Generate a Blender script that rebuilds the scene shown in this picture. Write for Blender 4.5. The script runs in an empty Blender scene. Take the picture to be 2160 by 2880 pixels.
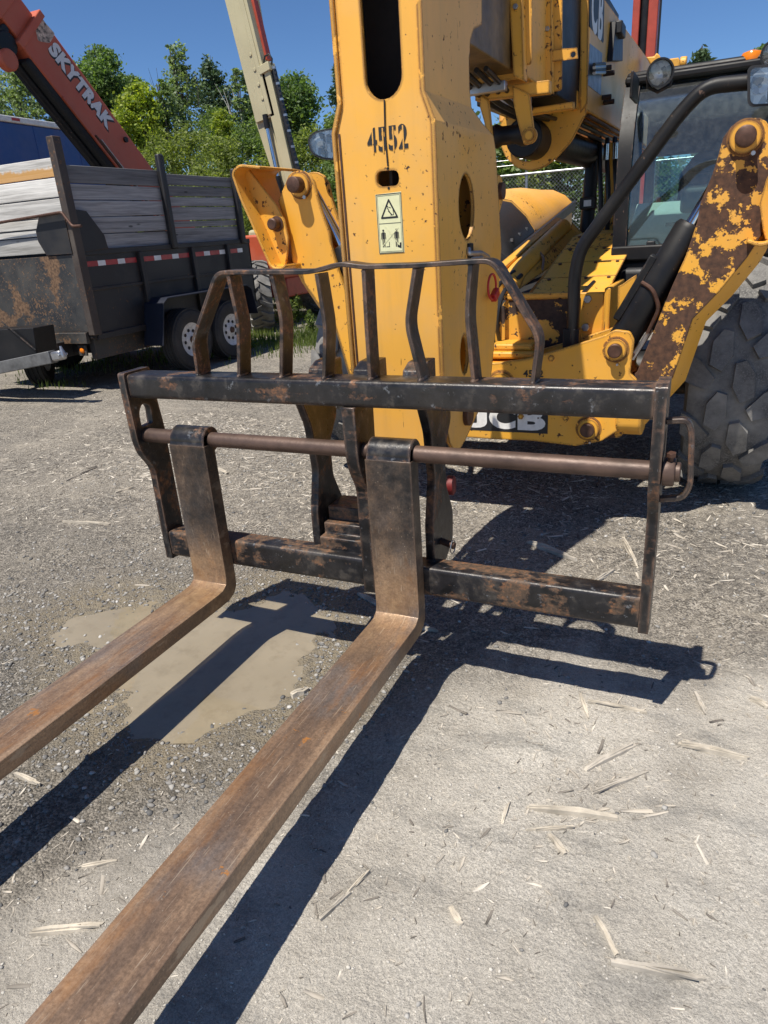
import bpy, bmesh, math, random
import numpy as np
from mathutils import Vector, Matrix
from mathutils.geometry import tessellate_polygon

R = math.radians
random.seed(7)
rng = np.random.default_rng(11)
scene = bpy.context.scene
COL = scene.collection

# ------------------------------------------------------------------ camera
CAM = np.array([1.0286, -1.895, 1.5384])
FPX = 1963.4                      # focal length in pixels of the 2160 x 2880 photograph
YAW, PITCH, ROLL = R(26.0486), R(21.9102), R(-4.1161)
_f = np.array([-math.sin(YAW)*math.cos(PITCH), math.cos(YAW)*math.cos(PITCH), -math.sin(PITCH)])
_r0 = np.array([math.cos(YAW), math.sin(YAW), 0.0])
_u0 = np.cross(_r0, _f)
_r = _r0*math.cos(ROLL) + _u0*math.sin(ROLL)
_u = np.cross(_r, _f)
cam_data = bpy.data.cameras.new('camera')
cam = bpy.data.objects.new('camera', cam_data)
COL.objects.link(cam)
M = Matrix.Identity(4)
for i in range(3):
    M[i][0], M[i][1], M[i][2], M[i][3] = _r[i], _u[i], -_f[i], CAM[i]
cam.matrix_world = M
cam_data.sensor_fit = 'VERTICAL'
cam_data.sensor_height = 36.0
cam_data.lens = 36.0*FPX/2880.0
cam_data.clip_start = 0.05
cam_data.clip_end = 2000
scene.camera = cam

# ------------------------------------------------------------------ sky and sun
SUN_DIR = Vector((-0.150, -0.453, 1.0)).normalized()     # towards the sun
elev = math.asin(SUN_DIR.z)
world = bpy.data.worlds.new('World')
scene.world = world
world.use_nodes = True
wn = world.node_tree
sky = wn.nodes.new('ShaderNodeTexSky')
sky.sky_type = 'NISHITA'
sky.sun_disc = False
sky.sun_elevation = elev
sky.sun_rotation = math.atan2(SUN_DIR.x, SUN_DIR.y)
sky.air_density = 0.75
sky.dust_density = 0.1
sky.ozone_density = 8.0
sky.altitude = 300
bg = wn.nodes['Background']
bg.inputs['Strength'].default_value = 0.090
hs = wn.nodes.new('ShaderNodeHueSaturation')
hs.inputs['Saturation'].default_value = 1.05
wn.links.new(sky.outputs[0], hs.inputs['Color'])
wn.links.new(hs.outputs[0], bg.inputs[0])
sun_data = bpy.data.lights.new('sun', 'SUN')
sun_data.energy = 5.0
sun_data.angle = R(0.53)
sun_data.color = (1.0, 0.945, 0.85)
sun = bpy.data.objects.new('sun', sun_data)
COL.objects.link(sun)
sun.rotation_euler = (-SUN_DIR).to_track_quat('-Z', 'Y').to_euler()
scene.view_settings.view_transform = 'Standard'
scene.view_settings.look = 'None'
scene.view_settings.gamma = 1.0
scene.view_settings.exposure = 0.40
scene.cycles.max_bounces = 6
scene.cycles.transparent_max_bounces = 8

# ------------------------------------------------------------------ pixels of the photograph -> points
def ray(x, y):
    return _f + (x-1080)/FPX*_r - (y-1440)/FPX*_u
def PY(x, y, Y):
    d = ray(x, y); p = CAM + d*(Y-CAM[1])/d[1]; return Vector(p)
def PX(x, y, X):
    d = ray(x, y); p = CAM + d*(X-CAM[0])/d[0]; return Vector(p)
def PZ(x, y, Z=0.0):
    d = ray(x, y); p = CAM + d*(Z-CAM[2])/d[2]; return Vector(p)
def xz(pts, Y):
    return [(PY(x, y, Y).x, PY(x, y, Y).z) for x, y in pts]
def yz(pts, X):
    return [(PX(x, y, X).y, PX(x, y, X).z) for x, y in pts]

# ------------------------------------------------------------------ object helpers
def tag(o, label=None, cat=None, group=None, kind=None):
    if label: o['label'] = label
    if cat: o['category'] = cat
    if group: o['group'] = group
    if kind: o['kind'] = kind
    return o
def empty(name, loc, label, cat, group=None):
    o = bpy.data.objects.new(name, None)
    o.empty_display_size = 0.2
    o.location = loc
    COL.objects.link(o)
    return tag(o, label, cat, group)
def _wloc(o):
    m = Matrix.Identity(4)
    while o is not None:
        m = Matrix.LocRotScale(o.location, o.rotation_euler, o.scale) @ m
        if o.parent is not None: m = o.matrix_parent_inverse @ m
        o = o.parent
    return m
def link(o, parent=None):
    COL.objects.link(o)
    if parent is not None:
        o.parent = parent
        o.matrix_parent_inverse = _wloc(parent).inverted()
    return o
def bevel(o, w, seg=2):
    if w:
        b = o.modifiers.new('bevel', 'BEVEL'); b.width = w; b.segments = seg
        b.limit_method = 'ANGLE'; b.angle_limit = R(35); b.use_clamp_overlap = True
    return o
def shade(me, ang=40):
    me.polygons.foreach_set('use_smooth', [True]*len(me.polygons))
    me.set_sharp_from_angle(angle=R(ang))
def mk(name, verts, faces, mat, parent=None, bev=0, smooth=True, seg=2, ang=40):
    me = bpy.data.meshes.new(name)
    me.from_pydata([tuple(v) for v in verts], [], faces)
    me.update()
    bm = bmesh.new(); bm.from_mesh(me)
    bmesh.ops.recalc_face_normals(bm, faces=bm.faces)
    bm.to_mesh(me); bm.free()
    if smooth: shade(me, ang)
    if mat is not None: me.materials.append(mat)
    o = bpy.data.objects.new(name, me)
    link(o, parent)
    return bevel(o, bev, seg)
def join_geo(parts):
    V, Fc = [], []
    for v, f in parts:
        k = len(V); V += [tuple(a) for a in v]; Fc += [tuple(i+k for i in q) for q in f]
    return V, Fc
def g_box(x0, x1, y0, y1, z0, z1):
    v = [(x, y, z) for z in (z0, z1) for y in (y0, y1) for x in (x0, x1)]
    f = [(0,2,3,1),(4,5,7,6),(0,1,5,4),(2,6,7,3),(0,4,6,2),(1,3,7,5)]
    return v, f
def box(name, x0, x1, y0, y1, z0, z1, mat, parent=None, bev=0.004, seg=2):
    v, f = g_box(x0, x1, y0, y1, z0, z1)
    return mk(name, v, f, mat, parent, bev, seg=seg)
def g_obox(c, ax, ay, az, hx, hy, hz):
    c, ax, ay, az = Vector(c), Vector(ax), Vector(ay), Vector(az)
    v = [c+ax*(hx*sx)+ay*(hy*sy)+az*(hz*sz) for sz in (-1,1) for sy in (-1,1) for sx in (-1,1)]
    f = [(0,2,3,1),(4,5,7,6),(0,1,5,4),(2,6,7,3),(0,4,6,2),(1,3,7,5)]
    return v, f
def g_prism(pts, axis, a0, a1, holes=()):
    """polygon in the plane normal to axis ('x': (y,z), 'y': (x,z), 'z': (x,y)), extruded a0..a1"""
    def P(p, a):
        return (a, p[0], p[1]) if axis == 'x' else (p[0], a, p[1]) if axis == 'y' else (p[0], p[1], a)
    loops = [list(pts)] + [list(h) for h in holes]
    flat = [p for l in loops for p in l]
    n = len(flat)
    V = [P(p, a0) for p in flat] + [P(p, a1) for p in flat]
    Fc = []
    if holes:
        for t in tessellate_polygon([[Vector((p[0], p[1], 0)) for p in l] for l in loops]):
            Fc.append((t[0], t[1], t[2])); Fc.append((t[2]+n, t[1]+n, t[0]+n))
    else:
        Fc.append(tuple(range(n))); Fc.append(tuple(reversed(range(n, 2*n))))
    k = 0
    for l in loops:
        m = len(l)
        for i in range(m):
            a, b = k+i, k+(i+1) % m
            Fc.append((a, b, b+n, a+n))
        k += m
    return V, Fc
def prism(name, pts, axis, a0, a1, mat, parent=None, bev=0.003, holes=(), seg=2):
    v, f = g_prism(pts, axis, a0, a1, holes)
    return mk(name, v, f, mat, parent, bev, seg=seg)
def basis(d):
    d = Vector(d).normalized()
    a = Vector((0,0,1)) if abs(d.z) < 0.9 else Vector((1,0,0))
    s = d.cross(a).normalized(); t = s.cross(d).normalized()
    return s, t
def g_lathe(p0, p1, prof, seg=28, cap=True):
    """prof: list of (fraction along p0->p1 in metres, radius)"""
    p0, p1 = Vector(p0), Vector(p1); d = (p1-p0).normalized(); s, t = basis(d)
    V, Fc = [], []
    for (h, r) in prof:
        for i in range(seg):
            a = 2*math.pi*i/seg
            V.append(p0+d*h+s*(r*math.cos(a))+t*(r*math.sin(a)))
    for j in range(len(prof)-1):
        for i in range(seg):
            k = (i+1) % seg
            Fc.append((j*seg+i, j*seg+k, (j+1)*seg+k, (j+1)*seg+i))
    if cap:
        Fc.append(tuple(reversed(range(seg)))); Fc.append(tuple(range((len(prof)-1)*seg, len(prof)*seg)))
    return V, Fc
def g_cyl(p0, p1, r, seg=24, r1=None):
    L = (Vector(p1)-Vector(p0)).length
    return g_lathe(p0, p1, [(0, r), (L, r if r1 is None else r1)], seg)
def cyl(name, p0, p1, r, mat, parent=None, bev=0.002, seg=24, r1=None):
    v, f = g_cyl(p0, p1, r, seg, r1)
    return mk(name, v, f, mat, parent, bev)
def fillet(pts, rad, n=6):
    pts = [Vector(p) for p in pts]
    out = [pts[0]]
    for a, b, c in zip(pts[:-2], pts[1:-1], pts[2:]):
        d0, d1 = (a-b), (c-b)
        k = min(rad, d0.length*0.45, d1.length*0.45)
        s, e = b+d0.normalized()*k, b+d1.normalized()*k
        for i in range(n+1):
            t = i/n
            out.append(s*(1-t)**2 + b*(2*t*(1-t)) + e*t*t)
    out.append(pts[-1])
    return out
def g_tube(pts, r, seg=12, cap=True):
    pts = [Vector(p) for p in pts]
    V, Fc = [], []
    prev = None
    rad = r if hasattr(r, '__len__') else [r]*len(pts)
    for i, p in enumerate(pts):
        d = (pts[min(i+1, len(pts)-1)] - pts[max(i-1, 0)]).normalized()
        if prev is None:
            s = basis(d)[0]; t = d.cross(s).normalized()
        else:
            s = (prev - d*prev.dot(d)).normalized(); t = d.cross(s).normalized()
        prev = s
        for k in range(seg):
            a = 2*math.pi*k/seg
            V.append(p + s*(rad[i]*math.cos(a)) + t*(rad[i]*math.sin(a)))
    for j in range(len(pts)-1):
        for k in range(seg):
            q = (k+1) % seg
            Fc.append((j*seg+k, j*seg+q, (j+1)*seg+q, (j+1)*seg+k))
    if cap:
        Fc.append(tuple(reversed(range(seg)))); Fc.append(tuple(range((len(pts)-1)*seg, len(pts)*seg)))
    return V, Fc
def tube(name, pts, r, mat, parent=None, seg=12, rad=0.0):
    if rad: pts = fillet(pts, rad)
    v, f = g_tube(pts, r, seg)
    return mk(name, v, f, mat, parent)
def ribbon(pts, w):
    """centre line in 2-D -> closed polygon of width w (mitred)"""
    P = [Vector((p[0], p[1])) for p in pts]
    L, Rr = [], []
    for i, p in enumerate(P):
        d0 = (P[i]-P[i-1]).normalized() if i > 0 else (P[1]-P[0]).normalized()
        d1 = (P[i+1]-P[i]).normalized() if i < len(P)-1 else d0
        n0, n1 = Vector((-d0.y, d0.x)), Vector((-d1.y, d1.x))
        m = (n0+n1); m = m/max(m.length_squared, 1e-6)*2
        L.append(p+m*(w/2)); Rr.append(p-m*(w/2))
    return [tuple(q) for q in L] + [tuple(q) for q in reversed(Rr)]
def fillet2(pts, rad, n=5):
    return [(p.x, p.y) for p in fillet([Vector((a, b, 0)) for a, b in pts], rad, n)]
def roundpoly(pts, rad, n=4):
    """round every corner of a closed 2-D polygon"""
    P = [Vector((a, b)) for a, b in pts]; m = len(P); out = []
    rads = rad if hasattr(rad, '__len__') else [rad]*m
    for i in range(m):
        a, b, c = P[i-1], P[i], P[(i+1) % m]
        k = min(rads[i], (a-b).length*0.45, (c-b).length*0.45)
        if k < 1e-5: out.append((b.x, b.y)); continue
        s, e = b+(a-b).normalized()*k, b+(c-b).normalized()*k
        for j in range(n+1):
            t = j/n; q = s*(1-t)**2+b*(2*t*(1-t))+e*t*t
            out.append((q.x, q.y))
    return out
def circle2(cx, cz, r, n=24, rz=None):
    rz = r if rz is None else rz
    return [(cx+r*math.cos(2*math.pi*i/n), cz+rz*math.sin(2*math.pi*i/n)) for i in range(n)]
def text(name, body, size, mat, parent, origin, xdir, ydir, bold=0.0, shear=0.0, depth=0.0015, align='CENTER', spacing=1.0):
    cu = bpy.data.curves.new(name, 'FONT'); cu.body = body; cu.size = size; cu.offset = bold
    cu.shear = shear; cu.extrude = depth; cu.align_x = align; cu.align_y = 'CENTER'; cu.resolution_u = 4
    cu.space_character = spacing
    tmp = bpy.data.objects.new('tmp_'+name, cu); COL.objects.link(tmp)
    dg = bpy.context.evaluated_depsgraph_get(); dg.update()
    me = bpy.data.meshes.new_from_object(tmp.evaluated_get(dg))
    bpy.data.objects.remove(tmp); bpy.data.curves.remove(cu)
    x, y = Vector(xdir).normalized(), Vector(ydir).normalized(); z = x.cross(y)
    Mx = Matrix.Identity(4)
    for i in range(3): Mx[i][0], Mx[i][1], Mx[i][2], Mx[i][3] = x[i], y[i], z[i], origin[i]
    me.transform(Mx); me.name = name
    me.materials.clear(); me.materials.append(mat)
    o = bpy.data.objects.new(name, me)
    return link(o, parent)
# ------------------------------------------------------------------ materials
class NT:
    def __init__(self, name):
        self.m = bpy.data.materials.new(name); self.m.use_nodes = True
        self.t = self.m.node_tree; self.b = self.t.nodes['Principled BSDF']
        self.co = self.new('ShaderNodeTexCoord').outputs['Object']
    def new(self, typ, **kw):
        n = self.t.nodes.new(typ)
        for k, v in kw.items(): setattr(n, k, v)
        return n
    def set(self, sock, v):
        if hasattr(v, 'is_output'): self.t.links.new(v, sock)
        elif hasattr(v, '__len__') and len(v) == 3 and sock.type == 'RGBA': sock.default_value = (*v, 1)
        else: sock.default_value = v
    def map(self, scale=(1,1,1), loc=(0,0,0), rot=(0,0,0), vec=None):
        n = self.new('ShaderNodeMapping'); n.inputs['Scale'].default_value = scale
        n.inputs['Location'].default_value = loc; n.inputs['Rotation'].default_value = rot
        self.t.links.new(vec or self.co, n.inputs['Vector']); return n.outputs[0]
    def noise(self, scale, detail=4, rough=0.55, vec=None, dist=0.0):
        n = self.new('ShaderNodeTexNoise'); n.inputs['Scale'].default_value = scale
        n.inputs['Detail'].default_value = detail; n.inputs['Roughness'].default_value = rough
        n.inputs['Distortion'].default_value = dist
        self.t.links.new(vec or self.co, n.inputs['Vector']); return n.outputs['Fac']
    def vor(self, scale, feature='F1', out='Distance', vec=None, rnd=1.0):
        n = self.new('ShaderNodeTexVoronoi', feature=feature); n.inputs['Scale'].default_value = scale
        n.inputs['Randomness'].default_value = rnd
        self.t.links.new(vec or self.co, n.inputs['Vector']); return n.outputs[out]
    def ramp(self, fac, stops, interp='LINEAR'):
        n = self.new('ShaderNodeValToRGB'); cr = n.color_ramp; cr.interpolation = interp
        while len(cr.elements) < len(stops): cr.elements.new(0.5)
        for e, (p, c) in zip(cr.elements, stops):
            e.position = p; e.color = (c, c, c, 1) if not hasattr(c, '__len__') else (*c, 1)
        self.t.links.new(fac, n.inputs[0]); return n.outputs[0]
    def mix(self, fac, a, b, mode='MIX'):
        n = self.new('ShaderNodeMix', data_type='RGBA', blend_type=mode)
        self.set(n.inputs[0], fac); self.set(n.inputs[6], a); self.set(n.inputs[7], b)
        return n.outputs[2]
    def math(self, op, a, b=0.0, c=None, clamp=False):
        n = self.new('ShaderNodeMath', operation=op, use_clamp=clamp)
        self.set(n.inputs[0], a); self.set(n.inputs[1], b)
        if c is not None: self.set(n.inputs[2], c)
        return n.outputs[0]
    def bump(self, h, strength=0.3, dist=0.01, normal=None):
        n = self.new('ShaderNodeBump'); n.inputs['Strength'].default_value = strength
        n.inputs['Distance'].default_value = dist; self.set(n.inputs['Height'], h)
        if normal: self.t.links.new(normal, n.inputs['Normal'])
        return n.outputs[0]
    def edge(self, radius=0.012, samples=4):
        b = self.new('ShaderNodeBevel', samples=samples); b.inputs['Radius'].default_value = radius
        g = self.new('ShaderNodeNewGeometry')
        d = self.new('ShaderNodeVectorMath', operation='DOT_PRODUCT')
        self.t.links.new(b.outputs[0], d.inputs[0]); self.t.links.new(g.outputs['Normal'], d.inputs[1])
        return self.math('SUBTRACT', 1.0, d.outputs['Value'])
    def out(self, color=None, rough=None, metal=None, normal=None, spec=None, **kw):
        if color is not None: self.set(self.b.inputs['Base Color'], color)
        if rough is not None: self.set(self.b.inputs['Roughness'], rough)
        if metal is not None: self.set(self.b.inputs['Metallic'], metal)
        if spec is not None: self.set(self.b.inputs['Specular IOR Level'], spec)
        if normal is not None: self.t.links.new(normal, self.b.inputs['Normal'])
        for k, v in kw.items(): self.set(self.b.inputs[k.replace('_', ' ')], v)
        return self.m

def plain(name, col, rough=0.5, metal=0.0, var=0.15, scale=8, bump=0.0, spec=None, bscale=60):
    n = NT(name)
    f = n.noise(scale, 4)
    lo = tuple(c*(1-var) for c in col); hi = tuple(min(1, c*(1+var)) for c in col)
    c = n.ramp(f, [(0.3, lo), (0.7, hi)])
    nm = n.bump(n.noise(bscale, 3), bump, 0.004) if bump else None
    rr = n.math('ADD', n.math('MULTIPLY', n.noise(scale*3, 3), 0.2), rough-0.1)
    return n.out(c, rr, metal, nm, spec)

def paint(name, col, rough=0.42, chip=0.66, cs=22, rust_lo=(0.030,0.014,0.010), rust_hi=(0.16,0.065,0.025),
          edge=0.5, er=0.010, dust=0.12, dustc=(0.38,0.34,0.28), streak=0.25, off=0.0, cluster=1.6, spec=0.5, blot=None, blotscale=4, speck=True):
    n = NT(name)
    v = n.map(loc=(off, off*1.7, off*0.6))
    c = n.ramp(n.noise(1.7, 5, vec=v), [(0.3, tuple(a*0.90 for a in col)), (0.7, tuple(min(1, a*1.06) for a in col))])
    # washed streaks running down
    st = n.noise(1.0, 5, 0.6, vec=n.map((26, 26, 1.2), (off, 0, 0)))
    c = n.mix(n.math('MULTIPLY', n.ramp(st, [(0.52, 0), (0.75, 1)]), streak), c, tuple(a*0.62+b*0.1 for a, b in zip(col, dustc)))
    dn = n.ramp(n.noise(3.1, 6, 0.65, vec=v), [(0.42, 0), (0.72, 1)])
    c = n.mix(n.math('MULTIPLY', dn, dust), c, dustc)
    # chips: fine specks gathered by a coarse mask, elongated scratches, worn edges
    big = n.noise(cluster, 3, vec=v)
    fine = n.noise(cs, 6, 0.62, vec=v)
    m = n.math('ADD', n.math('MULTIPLY', fine, 0.72), n.math('MULTIPLY', big, 0.34))
    mask = n.ramp(m, [(chip, 0), (chip+0.012, 1)])
    if speck:
        sp = n.ramp(n.vor(34, vec=v), [(0.05, 1), (0.085, 0)])
        spm = n.math('MULTIPLY', sp, n.ramp(n.noise(5.5, 3, vec=v), [(0.54, 0), (0.58, 1)]))
        mask = n.math('MAXIMUM', mask, spm)
        sc = n.noise(1.0, 3, vec=n.map((70, 70, 7), (off, 1, 2), (0.25, 0.3, 0.0)))
        scm = n.math('MULTIPLY', n.ramp(sc, [(0.715, 0), (0.73, 1)]), n.ramp(n.noise(2.3, 2, vec=v), [(0.45, 0), (0.6, 1)]))
        mask = n.math('MAXIMUM', mask, scm)
    if edge:
        e = n.edge(er)
        em = n.math('MULTIPLY', n.ramp(e, [(0.02, 0), (0.10, 1)]), n.ramp(n.noise(16, 5, 0.65, vec=v), [(0.56-edge*0.22, 0), (0.60-edge*0.22, 1)]))
        mask = n.math('MAXIMUM', mask, em)
    if blot is not None:
        bl = n.ramp(n.noise(blotscale, 8, 0.68, vec=v), [(blot, 0), (blot+0.012, 1)])
        mask = n.math('MAXIMUM', mask, bl)
    rc = n.ramp(n.noise(38, 5, 0.6, vec=v), [(0.35, rust_lo), (0.7, rust_hi)])
    c = n.mix(mask, c, rc)
    rr = n.mix(mask, (rough,)*3, (0.75,)*3)
    rr = n.math('ADD', rr, n.math('MULTIPLY', dn, 0.18))
    nm = n.bump(n.math('SUBTRACT', n.math('MULTIPLY', n.noise(90, 3, vec=v), 0.12), mask), 0.35, 0.0025)
    return n.out(c, rr, 0.0, nm, spec)

YELLOW = (0.76, 0.37, 0.035)
M_yel = paint('yellow_paint', YELLOW, chip=0.64, cs=34, edge=0.8, er=0.014, streak=0.30, dust=0.16)
M_yel_nose = paint('yellow_paint_nose', (0.79, 0.40, 0.062), chip=0.672, cs=42, edge=0.9, er=0.016, streak=0.30, dust=0.25, off=3.1)
M_yel_worn = paint('yellow_paint_worn', YELLOW, chip=0.625, cs=34, edge=0.9, er=0.018, streak=0.2, dust=0.12, off=5.3)
M_yel_rust = paint('yellow_paint_peeled', YELLOW, chip=0.66, edge=0.9, er=0.012, rust_lo=(0.045,0.022,0.014), rust_hi=(0.12,0.056,0.030), blot=0.458, blotscale=10.0, off=1.4, rough=0.5)
M_yel_half = paint('yellow_paint_half_peeled', YELLOW, chip=0.66, edge=0.8, rust_lo=(0.028,0.016,0.012), rust_hi=(0.06,0.034,0.024), blot=0.45, blotscale=4.5, off=2.2)
M_black = paint('black_machine_paint', (0.007,0.0072,0.009), rough=0.42, chip=0.665, cs=30, edge=0.3, rust_lo=(0.05,0.035,0.03), rust_hi=(0.16,0.10,0.075), dust=0.03, streak=0.02, spec=0.3)
M_hose = plain('hose_rubber', (0.012,0.012,0.013), 0.45)
M_chrome = plain('chrome_rod', (0.65,0.65,0.66), 0.16, 1.0, 0.05)
M_zinc = plain('zinc_steel', (0.42,0.42,0.43), 0.38, 0.9, 0.15, 20)
M_pin = plain('rusty_pin_steel', (0.085,0.042,0.028), 0.55, 0.35, 0.35, 30, 0.3)
M_dark = plain('dark_interior', (0.010,0.010,0.011), 0.8)  # near-black stand-in for shade inside the boom head and in holes
M_red = plain('red_plastic', (0.42,0.015,0.015), 0.45)
M_white = plain('white_print', (0.72,0.70,0.66), 0.5, 0, 0.1, 40)
M_blackprint = plain('black_print', (0.016,0.016,0.017), 0.55)
M_decal = plain('decal_cream', (0.72,0.70,0.42), 0.4, 0, 0.06, 30)
M_seat = plain('seat_fabric', (0.02,0.021,0.024), 0.9)
M_dash = plain('dash_plastic', (0.42,0.50,0.46), 0.6, 0, 0.06, 4)
M_plastic = plain('black_plastic', (0.012,0.0125,0.015), 0.55, 0, 0.15, 12, 0.1)

def steel_black(name, off=0.0, rustamt=0.5, gloss=0.33, brown=(0.085,0.05,0.035)):
    """black paint worn to brown steel, the look of the fork carriage"""
    n = NT(name); v = n.map(loc=(off, off*2.1, off*0.7))
    base = n.ramp(n.noise(14, 6, 0.65, vec=v), [(0.36, (0.005,0.0055,0.007)), (0.55, (0.016,0.016,0.019)), (0.70, (0.075,0.066,0.058))])
    streaks = n.noise(1.0, 5, 0.6, vec=n.map((6, 40, 30), (off, 0, 1)))
    rc = n.ramp(n.noise(55, 6, 0.7, vec=v), [(0.32, tuple(b*0.5 for b in brown)), (0.5, brown), (0.68, (0.26,0.115,0.05))])
    m = n.math('ADD', n.math('MULTIPLY', n.noise(4.5, 8, 0.7, vec=v), 0.75), n.math('MULTIPLY', streaks, 0.25))
    mask = n.ramp(m, [(0.62-0.2*rustamt, 0), (0.655-0.2*rustamt, 1)])
    e = n.edge(0.016)
    em = n.math('MULTIPLY', n.ramp(e, [(0.015, 0), (0.12, 1)]), n.ramp(n.noise(12, 5, vec=v), [(0.4, 0), (0.52, 1)]))
    c = n.mix(mask, base, rc)
    c = n.mix(n.math('MULTIPLY', em, 0.85), c, n.ramp(n.noise(30, 4, vec=v), [(0.35, (0.10,0.062,0.045)), (0.7, (0.27,0.17,0.12))]))
    # bluish grey bare steel flecks
    fl = n.math('MULTIPLY', n.ramp(n.noise(26, 7, 0.75, vec=v), [(0.61, 0), (0.66, 1)]), 0.7)
    c = n.mix(fl, c, (0.16,0.17,0.185))
    dn = n.math('MULTIPLY', n.ramp(n.noise(2.2, 5, vec=v), [(0.45, 0), (0.7, 1)]), 0.07)
    c = n.mix(dn, c, (0.34,0.29,0.23))
    rr = n.math('ADD', n.math('MULTIPLY', mask, 0.28), n.math('ADD', n.math('MULTIPLY', n.noise(40, 4, vec=v), 0.3), gloss-0.12))
    h = n.math('ADD', n.math('MULTIPLY', n.noise(60, 6, 0.7, vec=v), 0.6), n.math('MULTIPLY', mask, -0.4))
    return n.out(c, rr, 0.25, n.bump(h, 0.35, 0.004), 0.5)
M_carr = steel_black('carriage_steel', 0.0, 0.47, 0.30)
M_carr2 = steel_black('carriage_steel_dusty', 4.0, 0.62, 0.36, (0.105,0.068,0.045))
M_guard = steel_black('guard_steel', 7.0, 0.48, 0.4, (0.075,0.045,0.033))

def fork_steel(name, off):
    n = NT(name); v = n.map(loc=(off, off*1.3, 0))
    base = n.ramp(n.noise(5, 7, 0.6, vec=n.map((1.6, 0.35, 1.0), (off, off, 0))), [(0.30, (0.105,0.075,0.058)), (0.48, (0.235,0.150,0.095)), (0.66, (0.40,0.265,0.165))])
    gr = n.noise(1.0, 6, 0.7, vec=n.map((60, 4, 60), (off, 0, 0)))
    c = n.mix(n.math('MULTIPLY', n.ramp(gr, [(0.46, 0), (0.66, 1)]), 0.45), base, (0.070,0.055,0.048))
    pb = n.ramp(n.noise(2.1, 6, 0.6, vec=n.map((1.6,0.8,1), (off+5,0,0))), [(0.50, 0), (0.62, 1)])
    c = n.mix(n.math('MULTIPLY', pb, 0.6), c, (0.185,0.172,0.165))
    fs = n.ramp(n.noise(130, 5, 0.75, vec=v), [(0.36, 0.72), (0.64, 1.22)])
    c = n.mix(1.0, c, fs, 'MULTIPLY')
    # pale scratches running along and slightly across
    s1 = n.ramp(n.noise(1.0, 3, 0.5, vec=n.map((170, 7, 20), (off, 1, 0), (0, 0, 0.12))), [(0.655, 0), (0.685, 1)])
    s2 = n.ramp(n.noise(1.0, 3, 0.5, vec=n.map((150, 9, 20), (off+2, 1, 0), (0, 0, -0.3))), [(0.665, 0), (0.695, 1)])
    sm = n.math('MULTIPLY', n.math('MAXIMUM', s1, s2), 0.6)
    c = n.mix(sm, c, (0.42,0.33,0.24))
    sp = n.math('MULTIPLY', n.ramp(n.noise(9, 7, 0.75, vec=n.map((1, 1, 1), (off+8, 2, 0))), [(0.635, 0), (0.66, 1)]), 0.85)
    c = n.mix(sp, c, (0.46,0.19,0.045))
    # fresh orange rust
    o = n.math('MULTIPLY', n.ramp(n.noise(2.6, 8, 0.72, vec=n.map((1.9, 0.45, 1.0), (off, 3, 0))), [(0.51, 0), (0.64, 1)]), 0.7)
    c = n.mix(o, c, n.ramp(n.noise(60, 4, vec=v), [(0.3, (0.20,0.085,0.03)), (0.7, (0.36,0.17,0.06))]))
    # rust and dried mud gathered in the heel of the fork
    sx = n.new('ShaderNodeSeparateXYZ'); n.t.links.new(n.co, sx.inputs[0])
    # dark upright: old black paint on the shank
    up = n.math('MULTIPLY', n.ramp(sx.outputs[2], [(0.40, 0), (0.60, 1)]), n.ramp(n.noise(7, 6, 0.7, vec=v), [(0.3, 0.4), (0.6, 1)]))
    c = n.mix(n.math('MULTIPLY', up, 0.97), c, n.ramp(n.noise(22, 6, 0.7, vec=v), [(0.38, (0.008,0.009,0.011)), (0.58, (0.024,0.023,0.024)), (0.72, (0.12,0.088,0.065))]))
    hy = n.ramp(n.math('ADD', sx.outputs[1], 0.5), [(0.20, 0), (0.42, 1), (0.53, 1), (0.58, 0.3)])
    hz_ = n.ramp(sx.outputs[2], [(0.34, 1), (0.50, 0)])
    hm = n.math('MULTIPLY', n.math('MULTIPLY', hy, hz_), n.ramp(n.noise(5, 7, 0.7, vec=v), [(0.36, 0), (0.62, 1)]))
    c = n.mix(n.math('MULTIPLY', hm, 0.75), c, n.ramp(n.noise(40, 5, vec=v), [(0.3, (0.26,0.15,0.07)), (0.7, (0.46,0.30,0.16))]))
    e = n.edge(0.012)
    em = n.math('MULTIPLY', n.ramp(e, [(0.015, 0), (0.12, 1)]), 0.4)
    c = n.mix(em, c, (0.20,0.125,0.08))
    dots = n.math('MULTIPLY', n.ramp(n.vor(70, vec=v), [(0.08, 1), (0.14, 0)]), n.ramp(n.noise(4, 3, vec=v), [(0.5, 0), (0.6, 1)]))
    c = n.mix(n.math('MULTIPLY', dots, 0.55), c, (0.42,0.33,0.24))
    rr = n.math('ADD', n.math('MULTIPLY', n.noise(18, 5, vec=v), 0.30), 0.20)
    h = n.math('ADD', n.noise(70, 6, 0.7, vec=v), n.math('MULTIPLY', gr, 0.6))
    return n.out(c, rr, 0.35, n.bump(h, 0.28, 0.003), 0.5)
M_fork_a = fork_steel('fork_steel_a', 0.0)
M_fork_b = fork_steel('fork_steel_b', 2.7)
M_pipe = plain('shaft_steel', (0.10,0.062,0.047), 0.5, 0.3, 0.4, 9, 0.25)

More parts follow.
